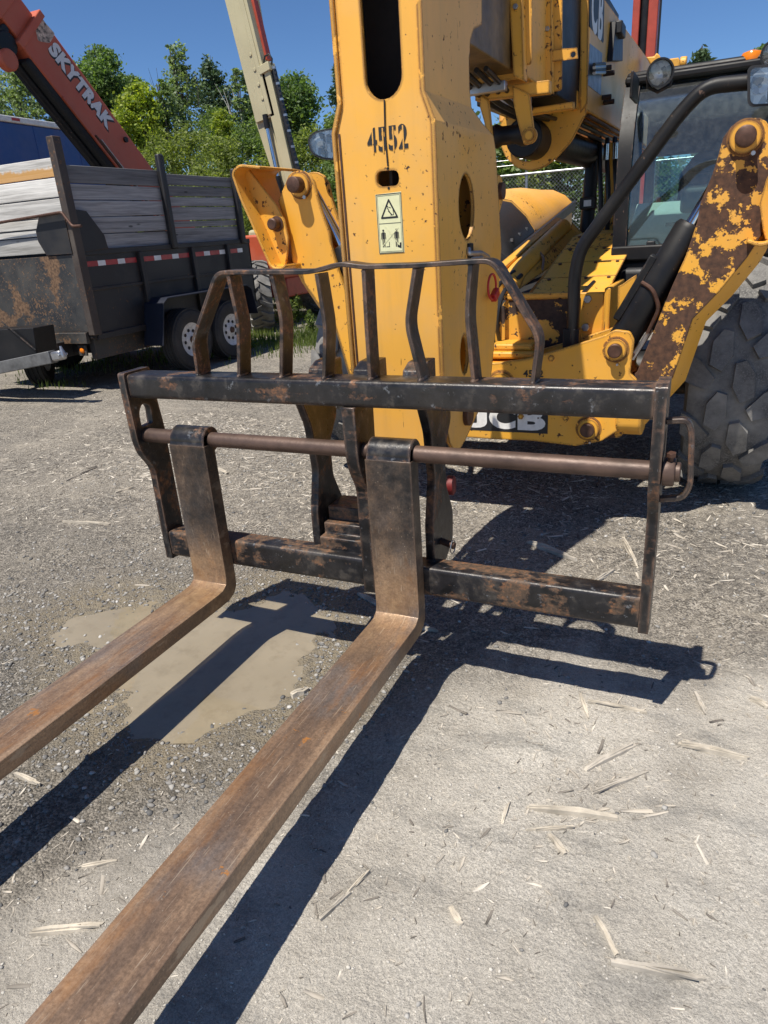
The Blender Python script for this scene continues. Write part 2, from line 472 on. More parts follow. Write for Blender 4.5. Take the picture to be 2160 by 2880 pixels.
def rubber(name, dust=0.5, off=0.0, dc=(0.27,0.26,0.243)):
    n = NT(name); v = n.map(loc=(off, off, off))
    m = n.math('MULTIPLY', n.ramp(n.noise(3.5, 7, 0.68, vec=v), [(0.3, 0), (0.65, 1)]), dust)
    sp = n.math('MULTIPLY', n.ramp(n.noise(120, 4, 0.7, vec=v), [(0.45, 0), (0.6, 1)]), dust*0.8)
    c = n.mix(n.math('MAXIMUM', m, sp), (0.022,0.022,0.024), dc)
    return n.out(c, 0.85, 0, n.bump(n.noise(140, 4, vec=v), 0.35, 0.003), 0.3)
M_tyre = rubber('dusty_tyre_rubber', 0.95)
M_tyre2 = rubber('trailer_tyre_rubber', 0.35, 3.0, (0.12,0.115,0.11))

def wood(name, lo, hi, off, axis='y', paintc=None):
    n = NT(name)
    oi = n.new('ShaderNodeObjectInfo')
    cmb = n.new('ShaderNodeCombineXYZ')
    for i in range(3): n.t.links.new(n.math('MULTIPLY', oi.outputs['Random'], 37.0+11*i), cmb.inputs[i])
    add = n.new('ShaderNodeVectorMath', operation='ADD')
    n.t.links.new(n.co, add.inputs[0]); n.t.links.new(cmb.outputs[0], add.inputs[1])
    v0 = add.outputs[0]
    sc = {'y': (14, 0.7, 24), 'x': (0.7, 14, 24)}[axis]
    wv = n.map(sc, (off, 0, 0), vec=v0)
    g = n.noise(1.0, 7, 0.65, vec=wv, dist=0.6)
    fine = n.noise(1.0, 4, 0.6, vec=n.map(tuple(a*5 for a in sc), (0, off, 0), vec=v0))
    t = n.math('ADD', n.math('MULTIPLY', g, 0.7), n.math('MULTIPLY', fine, 0.35))
    c = n.ramp(t, [(0.34, lo), (0.62, hi)])
    tone = n.math('ADD', n.math('MULTIPLY', oi.outputs['Random'], 0.75), 0.60)
    c = n.mix(1.0, c, tone, 'MULTIPLY')
    vs = {'y': (1.0, 1.3, 4.5), 'x': (1.3, 1.0, 4.5)}[axis]
    kd = n.vor(1.6, vec=n.map(vs, (off, 0, 0), vec=v0))
    kn = n.ramp(kd, [(0.05, 1), (0.10, 0)])
    c = n.mix(n.math('MULTIPLY', kn, 0.75), c, tuple(a*0.25 for a in lo))
    if paintc is not None:
        sx = n.new('ShaderNodeSeparateXYZ'); n.t.links.new(n.co, sx.inputs[0])
        pm = n.ramp(n.math('SUBTRACT', n.math('ADD', sx.outputs[2], n.math('MULTIPLY', n.noise(9, 5), 0.16)), 2.0), [(paintc[0]-2.01, 1), (paintc[0]-1.98, 0)])
        c = n.mix(n.math('MULTIPLY', pm, 0.85), c, paintc[1])
    h = n.math('SUBTRACT', t, n.math('MULTIPLY', kn, 0.3))
    return n.out(c, 0.85, 0, n.bump(h, 0.5, 0.006), 0.2)
M_plank = wood('grey_plank', (0.12,0.12,0.125), (0.34,0.335,0.335), 0.0, 'y')  # darker copy of the wood, for the shaded side boards
M_plank_f = wood('plank_sunlit_tone', (0.22,0.21,0.195), (0.58,0.565,0.535), 2.0, 'x')  # paler copy of the plank wood, sunlight on the front put into the colour
M_chip = plain('dry_wood_splinter', (0.45,0.40,0.325), 0.9, 0, 0.35, 14, 0.4)
M_chip2 = plain('grey_wood_splinter', (0.36,0.325,0.275), 0.9, 0, 0.35, 14, 0.4)

M_tr_black = paint('trailer_black_paint', (0.012,0.012,0.014), rough=0.5, chip=0.69, edge=0.5, rust_lo=(0.06,0.028,0.014), rust_hi=(0.22,0.11,0.05), dust=0.05, streak=0.05, off=6.0)
M_tr_rust = paint('trailer_rusted_front', (0.026,0.027,0.029), rough=0.55, chip=0.60, cs=40, cluster=1.1, edge=0.6, rust_lo=(0.07,0.04,0.024), rust_hi=(0.22,0.13,0.072), dust=0.12, blot=0.56, blotscale=1.7, off=8.0)
M_blue = plain('blue_fender', (0.005,0.008,0.020), 0.6)
M_rim = plain('white_rim', (0.55,0.55,0.55), 0.5, 0, 0.2, 30)
M_tape_r = plain('red_reflective_tape', (0.35,0.02,0.025), 0.35)
M_tape_w = plain('white_reflective_tape', (0.70,0.70,0.70), 0.35)
M_postrust = paint('rusty_post', (0.045,0.033,0.028), rough=0.6, chip=0.62, edge=0.6, rust_lo=(0.06,0.03,0.018), rust_hi=(0.20,0.11,0.06), off=3.3)
M_orange = paint('orange_machine_paint', (0.46,0.082,0.032), rough=0.45, chip=0.75, edge=0.3, dust=0.12, streak=0.15, off=2.0)
M_tan = paint('tan_machine_paint', (0.46,0.41,0.25), rough=0.5, chip=0.74, edge=0.3, dust=0.1, off=9.0)
M_redboom = plain('red_boom_paint', (0.36,0.055,0.03), 0.45)
M_bluebox = paint('blue_trailer_skin', (0.010,0.055,0.22), rough=0.4, chip=0.78, edge=0.0, dust=0.1, streak=0.3, off=4.0, speck=False)
M_alu = plain('white_aluminium_rail', (0.62,0.62,0.60), 0.45, 0.2, 0.1, 10)
M_amber = plain('amber_lens', (0.75,0.20,0.01), 0.2)

def glass(name, col=(0.75,0.9,0.88), rough=0.0):
    n = NT(name)
    tr = n.new('ShaderNodeBsdfTransparent'); tr.inputs[0].default_value = (*col, 1)
    gl = n.new('ShaderNodeBsdfGlossy'); gl.inputs['Roughness'].default_value = rough
    dif = n.new('ShaderNodeBsdfDiffuse'); dif.inputs[0].default_value = (0.45,0.47,0.46,1)
    fr = n.new('ShaderNodeFresnel'); fr.inputs[0].default_value = 1.5
    m1 = n.new('ShaderNodeMixShader'); m2 = n.new('ShaderNodeMixShader')
    n.t.links.new(n.math('MULTIPLY', n.ramp(n.noise(30, 6, 0.7), [(0.35, 0.35), (0.75, 1.0)]), 0.10), m1.inputs[0])
    n.t.links.new(tr.outputs[0], m1.inputs[1]); n.t.links.new(dif.outputs[0], m1.inputs[2])
    n.t.links.new(n.math('ADD', n.math('MULTIPLY', fr.outputs[0], 1.2), 0.02), m2.inputs[0])
    n.t.links.new(m1.outputs[0], m2.inputs[1]); n.t.links.new(gl.outputs[0], m2.inputs[2])
    n.t.links.new(m2.outputs[0], n.t.nodes['Material Output'].inputs['Surface'])
    return n.m
M_glass = glass('tinted_windscreen', (0.82,0.93,0.92), 0.02)
M_lens = glass('lamp_lens', (0.92,0.94,0.95), 0.03)
def reflector_mat():
    n = NT('lamp_reflector')
    c = n.vor(34, out='Color'); bw = n.new('ShaderNodeRGBToBW'); n.t.links.new(c, bw.inputs[0])
    return n.out(n.ramp(bw.outputs[0], [(0.25, (0.10,0.10,0.11)), (0.5, (0.55,0.55,0.56)), (0.75, (0.95,0.95,0.95))]), 0.25, 0.3)  # facet reflections painted in as random bright and dark cells
M_reflector = reflector_mat()

def leaves(name, lo, hi, trans=0.42):
    n = NT(name)
    g = n.new('ShaderNodeNewGeometry')
    c = n.ramp(g.outputs['Random Per Island'], [(0.0, lo), (0.6, tuple((a+b)/2 for a, b in zip(lo, hi))), (1.0, hi)])
    big = n.noise(0.9, 4)
    c = n.mix(1.0, c, n.ramp(big, [(0.3, 0.95), (0.7, 1.3)]), 'MULTIPLY')
    n.set(n.b.inputs['Base Color'], c); n.b.inputs['Roughness'].default_value = 0.55
    tl = n.new('ShaderNodeBsdfTranslucent')
    n.t.links.new(n.mix(1.0, c, (1.5,1.6,0.6), 'MULTIPLY'), tl.inputs[0])
    ms = n.new('ShaderNodeMixShader'); ms.inputs[0].default_value = trans
    n.t.links.new(n.b.outputs[0], ms.inputs[1]); n.t.links.new(tl.outputs[0], ms.inputs[2])
    n.t.links.new(ms.outputs[0], n.t.nodes['Material Output'].inputs['Surface'])
    return n.m
M_leaf_dark = leaves('leaf_dark', (0.048,0.088,0.027), (0.16,0.24,0.07))
M_leaf_mid = leaves('leaf_mid', (0.060,0.10,0.026), (0.19,0.26,0.075))
M_leaf_grey = leaves('leaf_greyish', (0.085,0.13,0.06), (0.25,0.31,0.16))
M_leaf_lime = leaves('leaf_yellow_green', (0.10,0.155,0.016), (0.34,0.38,0.05))
M_leaf_olive = leaves('leaf_olive', (0.075,0.11,0.024), (0.27,0.31,0.08))
M_needle = leaves('pine_needles', (0.035,0.065,0.032), (0.11,0.165,0.075), 0.15)
M_grass = leaves('weed_green', (0.05,0.085,0.015), (0.16,0.20,0.05))
M_bark = plain('bark', (0.10,0.08,0.065), 0.9, 0, 0.3, 12, 0.5)
M_birch = plain('birch_bark', (0.38,0.36,0.33), 0.8, 0, 0.4, 10, 0.3)
M_stone = plain('gravel_stone', (0.25,0.24,0.225), 0.85, 0, 0.6, 11, 0.5)
# ------------------------------------------------------------------ ground, puddle, gravel, wood chips
_TAB = {}
def vnoise(x, y, cell, seed):
    n = 256
    if seed not in _TAB: _TAB[seed] = np.random.default_rng(seed).random((n, n))
    T = _TAB[seed]
    u, v = x/cell, y/cell
    i, j = np.floor(u).astype(int), np.floor(v).astype(int)
    a, b = u-i, v-j; a = a*a*(3-2*a); b = b*b*(3-2*b)
    g = lambda p, q: T[p % n, q % n]
    return (g(i, j)*(1-a)+g(i+1, j)*a)*(1-b) + (g(i, j+1)*(1-a)+g(i+1, j+1)*a)*b
PUD = np.array([(-1.60,-.05),(-1.45,.20),(-.97,.25),(-.72,.55),(-.47,.42),(-.29,.22),(-.20,-.10),(-.26,-.28),(-.46,-.44),(-.68,-.52),(-.92,-.43),(-1.15,-.24)])
def sdf(x, y, poly):
    d = np.full(x.shape, 1e9); inside = np.zeros(x.shape, bool)
    for i in range(len(poly)):
        ax, ay = poly[i-1]; bx, by = poly[i]
        ex, ey = bx-ax, by-ay
        t = np.clip(((x-ax)*ex+(y-ay)*ey)/(ex*ex+ey*ey), 0, 1)
        d = np.minimum(d, np.hypot(x-ax-t*ex, y-ay-t*ey))
        c = ((ay > y) != (by > y)) & (x < (bx-ax)*(y-ay)/(by-ay+1e-12)+ax)
        inside ^= c
    return np.where(inside, -d, d)
def ss(t, a, b):
    t = np.clip((t-a)/(b-a), 0, 1); return t*t*(3-2*t)
WATER_Z = -0.012
def height(x, y):
    near = np.exp(-((x+0.5)**2+(y-1.0)**2)/60.0)
    s = sdf(x, y, PUD) + (vnoise(x, y, .16, 1)-.5)*.18 + (vnoise(x, y, .05, 2)-.5)*.10
    h = -0.030*(1-ss(s, -.30, .22))
    h = h + ((vnoise(x, y, .9, 3)-.5)*.018 + (vnoise(x*.9+y*.3, y*.25, .22, 9)-.5)*.010)*ss(s, 0, .5)
    h = h + ((vnoise(x, y, .12, 4)-.5)*.008 + (vnoise(x, y, .045, 5)-.5)*.006 + (vnoise(x, y, .018, 6)-.5)*.004)*near*(0.55+0.45*ss(s, -.1, .2))
    far = ss(np.hypot(x, y), 12, 40)
    return h + far*(vnoise(x, y, 7.0, 8)-.5)*.35
def axis_coords(lo, hi, fine_lo, fine_hi, step, grow):
    a = list(np.arange(fine_lo, fine_hi, step)); s = step
    while a[-1] < hi: s *= grow; a.append(a[-1]+s)
    s = step
    while a[0] > lo: s *= grow; a.insert(0, a[0]-s)
    return np.array(a)
gx = axis_coords(-160, 160, -2.3, 1.7, .017, 1.045)
gy = axis_coords(-40, 260, -1.6, 1.6, .017, 1.035)
XX, YY = np.meshgrid(gx, gy)
HH = height(XX, YY)
nx, ny = len(gx), len(gy)
V = np.stack([XX.ravel(), YY.ravel(), HH.ravel()], 1)
idx = np.arange(nx*ny).reshape(ny, nx)
Q = np.stack([idx[:-1, :-1], idx[:-1, 1:], idx[1:, 1:], idx[1:, :-1]], -1).reshape(-1, 4)
gme = bpy.data.meshes.new('ground')
gme.vertices.add(len(V)); gme.vertices.foreach_set('co', V.ravel())
gme.loops.add(Q.size); gme.loops.foreach_set('vertex_index', Q.ravel().astype(np.int32))
gme.polygons.add(len(Q)); gme.polygons.foreach_set('loop_start', np.arange(0, Q.size, 4).astype(np.int32))
gme.polygons.foreach_set('use_smooth', np.ones(len(Q), bool))
gme.update(); gme.validate()
def dust_zone(x, y):
    """1 on the dry powdery foreground, 0 on the darker gravel behind it"""
    n = (vnoise(x, y, .55, 21)-.5)*.7 + (vnoise(x, y, .17, 22)-.5)*.3
    b = np.interp(x, [-2.5,-.65,-.25,.02,.30,1.08,1.32,3], [-2.0,-1.10,-.66,-.25,.22,.55,.75,1.2])
    return ss(b - y + n*.55, -.10, .28)
def wet_zone(x, y):
    s = sdf(x, y, PUD) + (vnoise(x, y, .3, 23)-.5)*.35
    left = np.exp(-((x+1.6)**2/1.6+(y+.1)**2/.9))*.75
    return np.maximum(1-ss(s, .05, .75), left*(.5+vnoise(x, y, .4, 24)))
xf, yf = XX.ravel(), YY.ravel()
def mud_zone(x, y):
    s = sdf(x, y, PUD) + (vnoise(x, y, .16, 1)-.5)*.18 + (vnoise(x, y, .05, 2)-.5)*.10
    return 1-ss(s, .02, .38)
for nm, val in (('mudz', mud_zone(xf, yf)), ('dustz', dust_zone(xf, yf)), ('wetz', wet_zone(xf, yf))):
    at = gme.attributes.new(nm, 'FLOAT', 'POINT'); at.data.foreach_set('value', val.astype(np.float32))
def ground_mat():
    n = NT('ground_dirt')
    def attr(a):
        q = n.new('ShaderNodeAttribute'); q.attribute_name = a; return q.outputs['Fac']
    gravel = n.ramp(n.noise(26, 7, 0.7), [(0.32, (0.115,0.104,0.090)), (0.5, (0.265,0.240,0.206)), (0.68, (0.45,0.405,0.34))])
    fine = n.ramp(n.noise(230, 4, 0.75), [(0.36, 0.45), (0.62, 1.35)])
    gravel = n.mix(1.0, gravel, fine, 'MULTIPLY')
    def grain(sc, lo, hi):
        bw = n.new('ShaderNodeRGBToBW'); n.t.links.new(n.vor(sc, out='Color'), bw.inputs[0])
        return n.ramp(bw.outputs[0], [(0.28, lo), (0.72, hi)])
    tanp = n.ramp(n.noise(1.0, 6, 0.6), [(0.38, 0), (0.60, 1)])
    gravel = n.mix(n.math('MULTIPLY', tanp, 0.7), gravel, (0.36,0.322,0.268))
    gm = n.ramp(n.noise(1.7, 5, 0.65), [(0.36, 0.25), (0.60, 1.0)])
    gravel = n.mix(gm, gravel, grain(150, 0.46, 1.36), 'MULTIPLY')
    gravel = n.mix(gm, gravel, grain(70, 0.72, 1.16), 'MULTIPLY')
    drift = n.ramp(n.noise(2.4, 7, 0.7, vec=n.map((1, 2.0, 1), (3, 1, 0), (0, 0, 0.2))), [(0.54, 0), (0.66, 1)])
    gravel = n.mix(n.math('MULTIPLY', drift, 0.55), gravel, (0.45,0.40,0.325))
    dust = n.ramp(n.noise(2.2, 7, 0.62), [(0.30, (0.37,0.338,0.290)), (0.48, (0.565,0.52,0.45)), (0.70, (0.66,0.615,0.54))])
    dust = n.mix(1.0, dust, n.ramp(n.noise(260, 5, 0.8), [(0.38, 0.66), (0.60, 1.14)]), 'MULTIPLY')
    bare = n.ramp(n.noise(2.3, 7, 0.72, vec=n.map((1, 2.6, 1), rot=(0, 0, 0.35))), [(0.52, 0), (0.64, 1)])
    dust = n.mix(n.math('MULTIPLY', bare, 0.5), dust, n.ramp(n.noise(200, 3), [(0.35, (0.13,0.128,0.122)), (0.65, (0.30,0.285,0.26))]))
    dust = n.mix(n.ramp(n.noise(2.0, 4), [(0.35, 0.3), (0.65, 1)]), dust, grain(170, 0.86, 1.13), 'MULTIPLY')
    c = n.mix(attr('dustz'), gravel, dust)
    w = n.math('MULTIPLY', attr('wetz'), n.ramp(n.noise(7, 6, 0.65), [(0.25, 0.55), (0.6, 1)]))
    c = n.mix(n.math('MULTIPLY', w, 0.80), c, n.ramp(n.noise(30, 5, 0.65), [(0.3, (0.095,0.086,0.074)), (0.7, (0.215,0.194,0.163))]))
    c = n.mix(n.math('MULTIPLY', w, 0.8), c, n.mix(1.0, c, grain(150, 0.55, 1.35), 'MULTIPLY'))
    mud = attr('mudz')
    c = n.mix(n.math('MULTIPLY', mud, n.ramp(n.noise(38, 6, 0.7), [(0.36, 0.1), (0.56, 1)])), c, (0.275,0.232,0.165))
    rr = n.math('SUBTRACT', 0.95, n.math('MULTIPLY', w, 0.30))
    h = n.math('ADD', n.math('MULTIPLY', n.noise(45, 7, 0.68), 1.0), n.math('MULTIPLY', n.vor(75), 0.5))
    h = n.math('SUBTRACT', h, n.math('MULTIPLY', n.math('MULTIPLY', n.vor(150), 0.8), n.math('SUBTRACT', 1.0, n.math('MULTIPLY', attr('dustz'), 0.75))))
    h = n.math('ADD', h, n.math('MULTIPLY', n.noise(200, 5, 0.8), 0.85))
    nm = n.bump(h, 0.95, 0.010)
    return n.out(c, rr, 0, nm, 0.25)
M_ground = ground_mat()
gme.materials.append(M_ground)
ground = bpy.data.objects.new('ground', gme); link(ground); tag(ground, kind='structure')

# murky puddle water: flat sheet that the ground rises through
def puddle_mat():
    n = NT('murky_water')
    c = n.ramp(n.noise(2.5, 5), [(0.3, (0.33,0.28,0.20)), (0.7, (0.43,0.37,0.27))])
    c = n.mix(n.ramp(n.noise(14, 6, 0.7), [(0.5, 0), (0.72, 0.5)]), c, (0.25,0.205,0.14))
    m = n.out(c, 0.02, 0, n.bump(n.noise(11, 3), 0.04, 0.004), 1.0)
    tr = n.new('ShaderNodeBsdfTransparent'); tr.inputs[0].default_value = (0.90,0.83,0.68,1)
    ms = n.new('ShaderNodeMixShader'); ms.inputs[0].default_value = 0.64
    n.t.links.new(tr.outputs[0], ms.inputs[1]); n.t.links.new(n.b.outputs[0], ms.inputs[2])
    n.t.links.new(ms.outputs[0], n.t.nodes['Material Output'].inputs['Surface'])
    return m
pp = [(x*1.12-0.02+0.0, y*1.12) for x, y in [(px-(-.8), py-0.02) for px, py in PUD]]
pp = [(-.8+a, .02+b) for a, b in pp]
wv, wf = [], []
PU = [Vector((a, b, 0)) for a, b in pp]
water = mk('puddle_water', [(a, b, WATER_Z) for a, b in pp], [tuple(range(len(pp)))], puddle_mat(), smooth=False)
for p_ in water.data.polygons:
    if p_.normal.z < 0: p_.flip()
tag(water, kind='structure')

def stuff_mesh(name, V, Fq, mats, matidx=None, label=None, cat=None):
    me = bpy.data.meshes.new(name)
    V = np.asarray(V, np.float32); Fq = np.asarray(Fq, np.int32); k = Fq.shape[1]
    me.vertices.add(len(V)); me.vertices.foreach_set('co', V.ravel())
    me.loops.add(Fq.size); me.loops.foreach_set('vertex_index', Fq.ravel())
    me.polygons.add(len(Fq)); me.polygons.foreach_set('loop_start', np.arange(0, Fq.size, k).astype(np.int32))
    if matidx is not None: me.polygons.foreach_set('material_index', np.asarray(matidx, np.int32))
    for m in mats: me.materials.append(m)
    me.update(); me.validate()
    o = bpy.data.objects.new(name, me)
    return o
# small stones ------------------------------------------------------------
bm = bmesh.new(); bmesh.ops.create_icosphere(bm, subdivisions=1, radius=1.0)
icoV = np.array([v.co[:] for v in bm.verts]); icoF = np.array([[v.index for v in f.verts] for f in bm.faces]); bm.free()
def scatter(n, lo, hi, dens, seed):
    rg = np.random.default_rng(seed); out = []
    while len(out) < n:
        x = rg.uniform(lo[0], hi[0], 4000); y = rg.uniform(lo[1], hi[1], 4000)
        k = rg.random(4000) < dens(x, y)
        out += list(zip(x[k], y[k]))
    return np.array(out[:n])
def stone_d(x, y):
    s = sdf(x, y, PUD)
    d = 0.08 + 0.9*np.exp(-(np.maximum(s, 0)/.45)**2)*(s > -.03)
    d = d + 0.55*np.exp(-((x+1.5)**2+(y+.2)**2)/.8) + .25*ss(y, .8, 3)
    return np.clip(d*(1-0.86*dust_zone(x, y))*(0.3+vnoise(x, y, .3, 31)), 0, 1)
pts = scatter(17000, (-3.2, -1.5), (2.2, 3.2), stone_d, 41)
rg = np.random.default_rng(42)
sz = 0.0030*np.exp(rg.normal(0.25, .60, len(pts))); sz = np.clip(sz, .0024, .0105)
hz = height(pts[:, 0], pts[:, 1])
SV, SF = [], []
for i, (x, y) in enumerate(pts):
    s = sz[i]; a = rg.uniform(0, 6.28); ca, sa = math.cos(a), math.sin(a)
    v = icoV*(1+rg.uniform(-.38, .30, (12, 1)))*np.array([s*rg.uniform(.9, 1.5), s*rg.uniform(.7, 1.0), s*rg.uniform(.45, .75)])
    v = np.stack([v[:, 0]*ca-v[:, 1]*sa, v[:, 0]*sa+v[:, 1]*ca, v[:, 2]], 1)+[x, y, hz[i]+s*.15]
    SV.append(v); SF.append(icoF+12*i)
def stone_mat():
    n = NT('loose_gravel'); g = n.new('ShaderNodeNewGeometry')
    c = n.ramp(g.outputs['Random Per Island'], [(0, (0.10,0.10,0.10)), (0.5, (0.22,0.21,0.197)), (0.9, (0.34,0.325,0.30)), (1, (0.50,0.48,0.45))])
    return n.out(c, 0.9, 0, n.bump(n.noise(200, 3), 0.4, 0.002), 0.3)
o = stuff_mesh('gravel', np.concatenate(SV), np.concatenate(SF), [stone_mat()])
link(o); tag(o, 'loose grey gravel lying on the dirt round the puddle', 'gravel', kind='stuff')

# crumbs of dried dirt on the dusty foreground
pts = scatter(9000, (-1.6, -1.6), (2.2, 1.3), lambda x, y: np.clip(dust_zone(x, y)*(.15+1.2*vnoise(x, y, .22, 33)**2), 0, 1), 43)
rg = np.random.default_rng(44); hz = height(pts[:, 0], pts[:, 1]); SV, SF = [], []
sz = np.clip(.0016*np.exp(rg.normal(0, .45, len(pts))), .001, .006)
for i, (x, y) in enumerate(pts):
    v = icoV*(1+rg.uniform(-.25, .25, (12, 1)))*np.array([sz[i]*rg.uniform(.8, 1.4), sz[i], sz[i]*.6])+[x, y, hz[i]+sz[i]*.2]
    SV.append(v); SF.append(icoF+12*i)
o = stuff_mesh('dirt_crumbs', np.concatenate(SV), np.concatenate(SF), [plain('dry_dirt_crumb', (0.46,0.43,0.38), 0.95, 0, 0.3, 60)])
link(o); tag(o, 'crumbs of dry dirt scattered over the dusty foreground', 'dirt', kind='stuff')
# wood chips and mulch ------------------------------------------------------
def g_sliver(rg, x, y, z, L, w, t, ang, tilt=0.0, n=4):
    """a split wood splinter: ragged eight-point bar"""
    prof = []
    ca, sa = math.cos(ang), math.sin(ang)
    v = []
    bend = rg.uniform(-.025, .025)*L
    for i in range(n):
        u = i/(n-1); k = 1.0 if 0 < i < n-1 else rg.uniform(.35, .9)
        cx = (u-.5)*L; cy = bend*math.sin(math.pi*u)+rg.uniform(-.12, .12)*w
        ww = w*.5*k*rg.uniform(.75, 1.15); tt = t*rg.uniform(.7, 1.1)*(.5+.5*k)
        for (a, b) in ((-1, 0), (1, 0), (.8, 1), (-.85, 1)):
            px, py, pz = cx+rg.uniform(-.03, .03)*L, cy+a*ww, b*tt+tilt*(u-.5)*L
            v.append((x+px*ca-py*sa, y+px*sa+py*ca, z+pz))
    f = []
    for i in range(n-1):
        for j in range(4):
            a, b = i*4+j, i*4+(j+1) % 4
            f.append((a, b, b+4, a+4))
    f.append((0, 1, 2, 3)); f.append((n*4-4, n*4-1, n*4-2, n*4-3))
    return v, f
def chip_d(x, y):
    s = sdf(x, y, PUD)
    d = .16 + .75*ss(y, .55, 1.4)*(0.35+vnoise(x, y, .5, 51)) + .5*ss(x, .5, 1.5)*ss(y, .1, .8)
    d = d*(.35+1.3*vnoise(x, y, .35, 53)) + .5*np.exp(-((x+.35)**2/.05+(y+1.0)**2/.04)) + .4*np.exp(-((x-1.0)**2/.06+(y+.35)**2/.04)) + .35*np.exp(-((x-.55)**2/.05+(y+.62)**2/.05)) + .35*np.exp(-((x-.75)**2+(y+.05)**2)/.10)
    d = d + .55*np.exp(-((x-.15)**2/.02+(y+.62)**2/.05))
    return np.clip(d*(s > .1), 0, 1)
pts = np.concatenate([scatter(19000, (-4.5, -1.4), (3.2, 3.4), chip_d, 61), scatter(7000, (-3.6, .8), (.4, 3.4), lambda x, y: np.clip(.2+vnoise(x, y, .45, 57), 0, 1), 64), scatter(7000, (-7.5, 2.8), (4.5, 10), lambda x, y: .9*np.ones_like(x)*(0.3+vnoise(x, y, 1.3, 52)), 62)])
rg = np.random.default_rng(63); CV, CF, CM = [], [], []; k = 0
zs = height(pts[:, 0], pts[:, 1])
for (x, y), z in zip(pts, zs):
    L = min(.010*math.exp(rg.normal(.40, .65)), .085) * (1.0 if y < 1.5 else 1.5)
    v, f = g_sliver(rg, x, y, float(z), L, L*rg.uniform(.07, .24)+.001, rg.uniform(.001, .004), rg.uniform(0, math.pi), rg.uniform(-.05, .12), 3)
    CV += v; CF += [tuple(i+k for i in q) for q in f]; k += len(v)
def chip_mat():
    n = NT('wood_chip_mulch'); g = n.new('ShaderNodeNewGeometry')
    c = n.ramp(g.outputs['Random Per Island'], [(0, (0.13,0.115,0.10)), (0.35, (0.30,0.27,0.23)), (0.75, (0.47,0.42,0.35)), (1, (0.60,0.55,0.47))])
    return n.out(c, 0.92, 0, n.bump(n.noise(160, 3), 0.4, 0.002), 0.2)
M_mulch = chip_mat()
o = stuff_mesh('wood_chips', np.array(CV), np.array(CF), [M_mulch])
link(o); tag(o, 'dry wood chips and bark strewn over the yard dirt', 'wood chips', kind='stuff')

# the larger splinters that can be picked out one by one: (pixel end, pixel end, width, thickness, label)
BIG = [
 ((1483,1525),(1618,1575),.030,.016,'long split branch lying in the shadow behind the lower carriage beam',1),
 ((1752,1508),(1792,1592),.026,.010,'pale flat splinter just left of the right carriage end plate',0),
 ((1652,1970),(1818,2005),.018,.007,'thin straight splinter below the tip of the carriage shadow',0),
 ((1632,1945),(1656,2018),.012,.005,'short thin splinter crossing the end of a longer one below the carriage shadow',0),
 ((1910,2092),(2105,2135),.026,.010,'broad split slat near the right edge of the foreground',0),
 ((1648,2160),(1790,2090),.030,.009,'curved strip of bark with frayed end in the dusty foreground',1),
 ((1670,2225),(1820,2170),.018,.007,'thin curved bark strip just under the broad bark strip',1),
 ((1480,2270),(1742,2300),.022,.009,'longest straight splinter in the middle of the dusty foreground',0),
 ((1480,2335),(1615,2325),.010,.005,'thin twig just below the longest straight splinter',0),
 ((1545,2350),(1590,2405),.024,.007,'short wide chip below the thin twig in the foreground',0),
 ((1412,2320),(1432,2260),.016,.006,'upright pale chip left of the longest splinter',0),
 ((1720,2712),(1975,2762),.022,.009,'dark edged splinter lowest in the foreground at right',1),
 ((1675,2585),(1732,2690),.018,.006,'dusty forked splinter above the lowest foreground splinter',0),
 ((1955,1945),(1985,2005),.016,.007,'small dark splinter right of the carriage shadow',1),
 ((2112,1965),(2160,1990),.026,.010,'cut slat end poking in at the right edge',0),
 ((88,2628),(292,2605),.026,.010,'frayed stick lying left of the near fork',0),
 ((230,2440),(330,2425),.016,.006,'small stick beside the shadow of the far fork',0),
 ((45,2178),(112,2208),.018,.008,'pale chip with a forked end at the left edge below the far fork',0),
 ((820,1958),(868,1938),.030,.014,'stubby pale wood piece at the puddle edge beside the near fork',0),
 ((963,2540),(1040,2455),.012,.005,'thin splinter sticking out of the near fork shadow',0),
 ((1180,1765),(1232,1772),.022,.010,'grey wood block under the heel of the near fork',1),
 ((1005,1670),(1062,1700),.034,.008,'flat grey slat below the carriage centre plate',1),
 ((180,1472),(308,1478),.022,.009,'long pale splinter left of the carriage, nearest the puddle mud',0),
 ((325,1390),(380,1375),.018,.010,'pale wedge shaped chip just left of the carriage end plate',0),
 ((185,1355),(272,1315),.012,.008,'dark twig left of the carriage among pale chips',1),
 ((1665,1640),(1725,1605),.026,.012,'broken bark chunk right behind the lower beam near the end plate',1),
 ((610,1322),(640,1335),.050,.010,'round pale chip seen between the forks',0),
 ((1265,2560),(1298,2610),.020,.006,'flat chip half buried right of the near fork shadow',0),
 ((900,2595),(985,2520),.014,.006,'dark splinter inside the near fork shadow',1),
]
rg = np.random.default_rng(71)
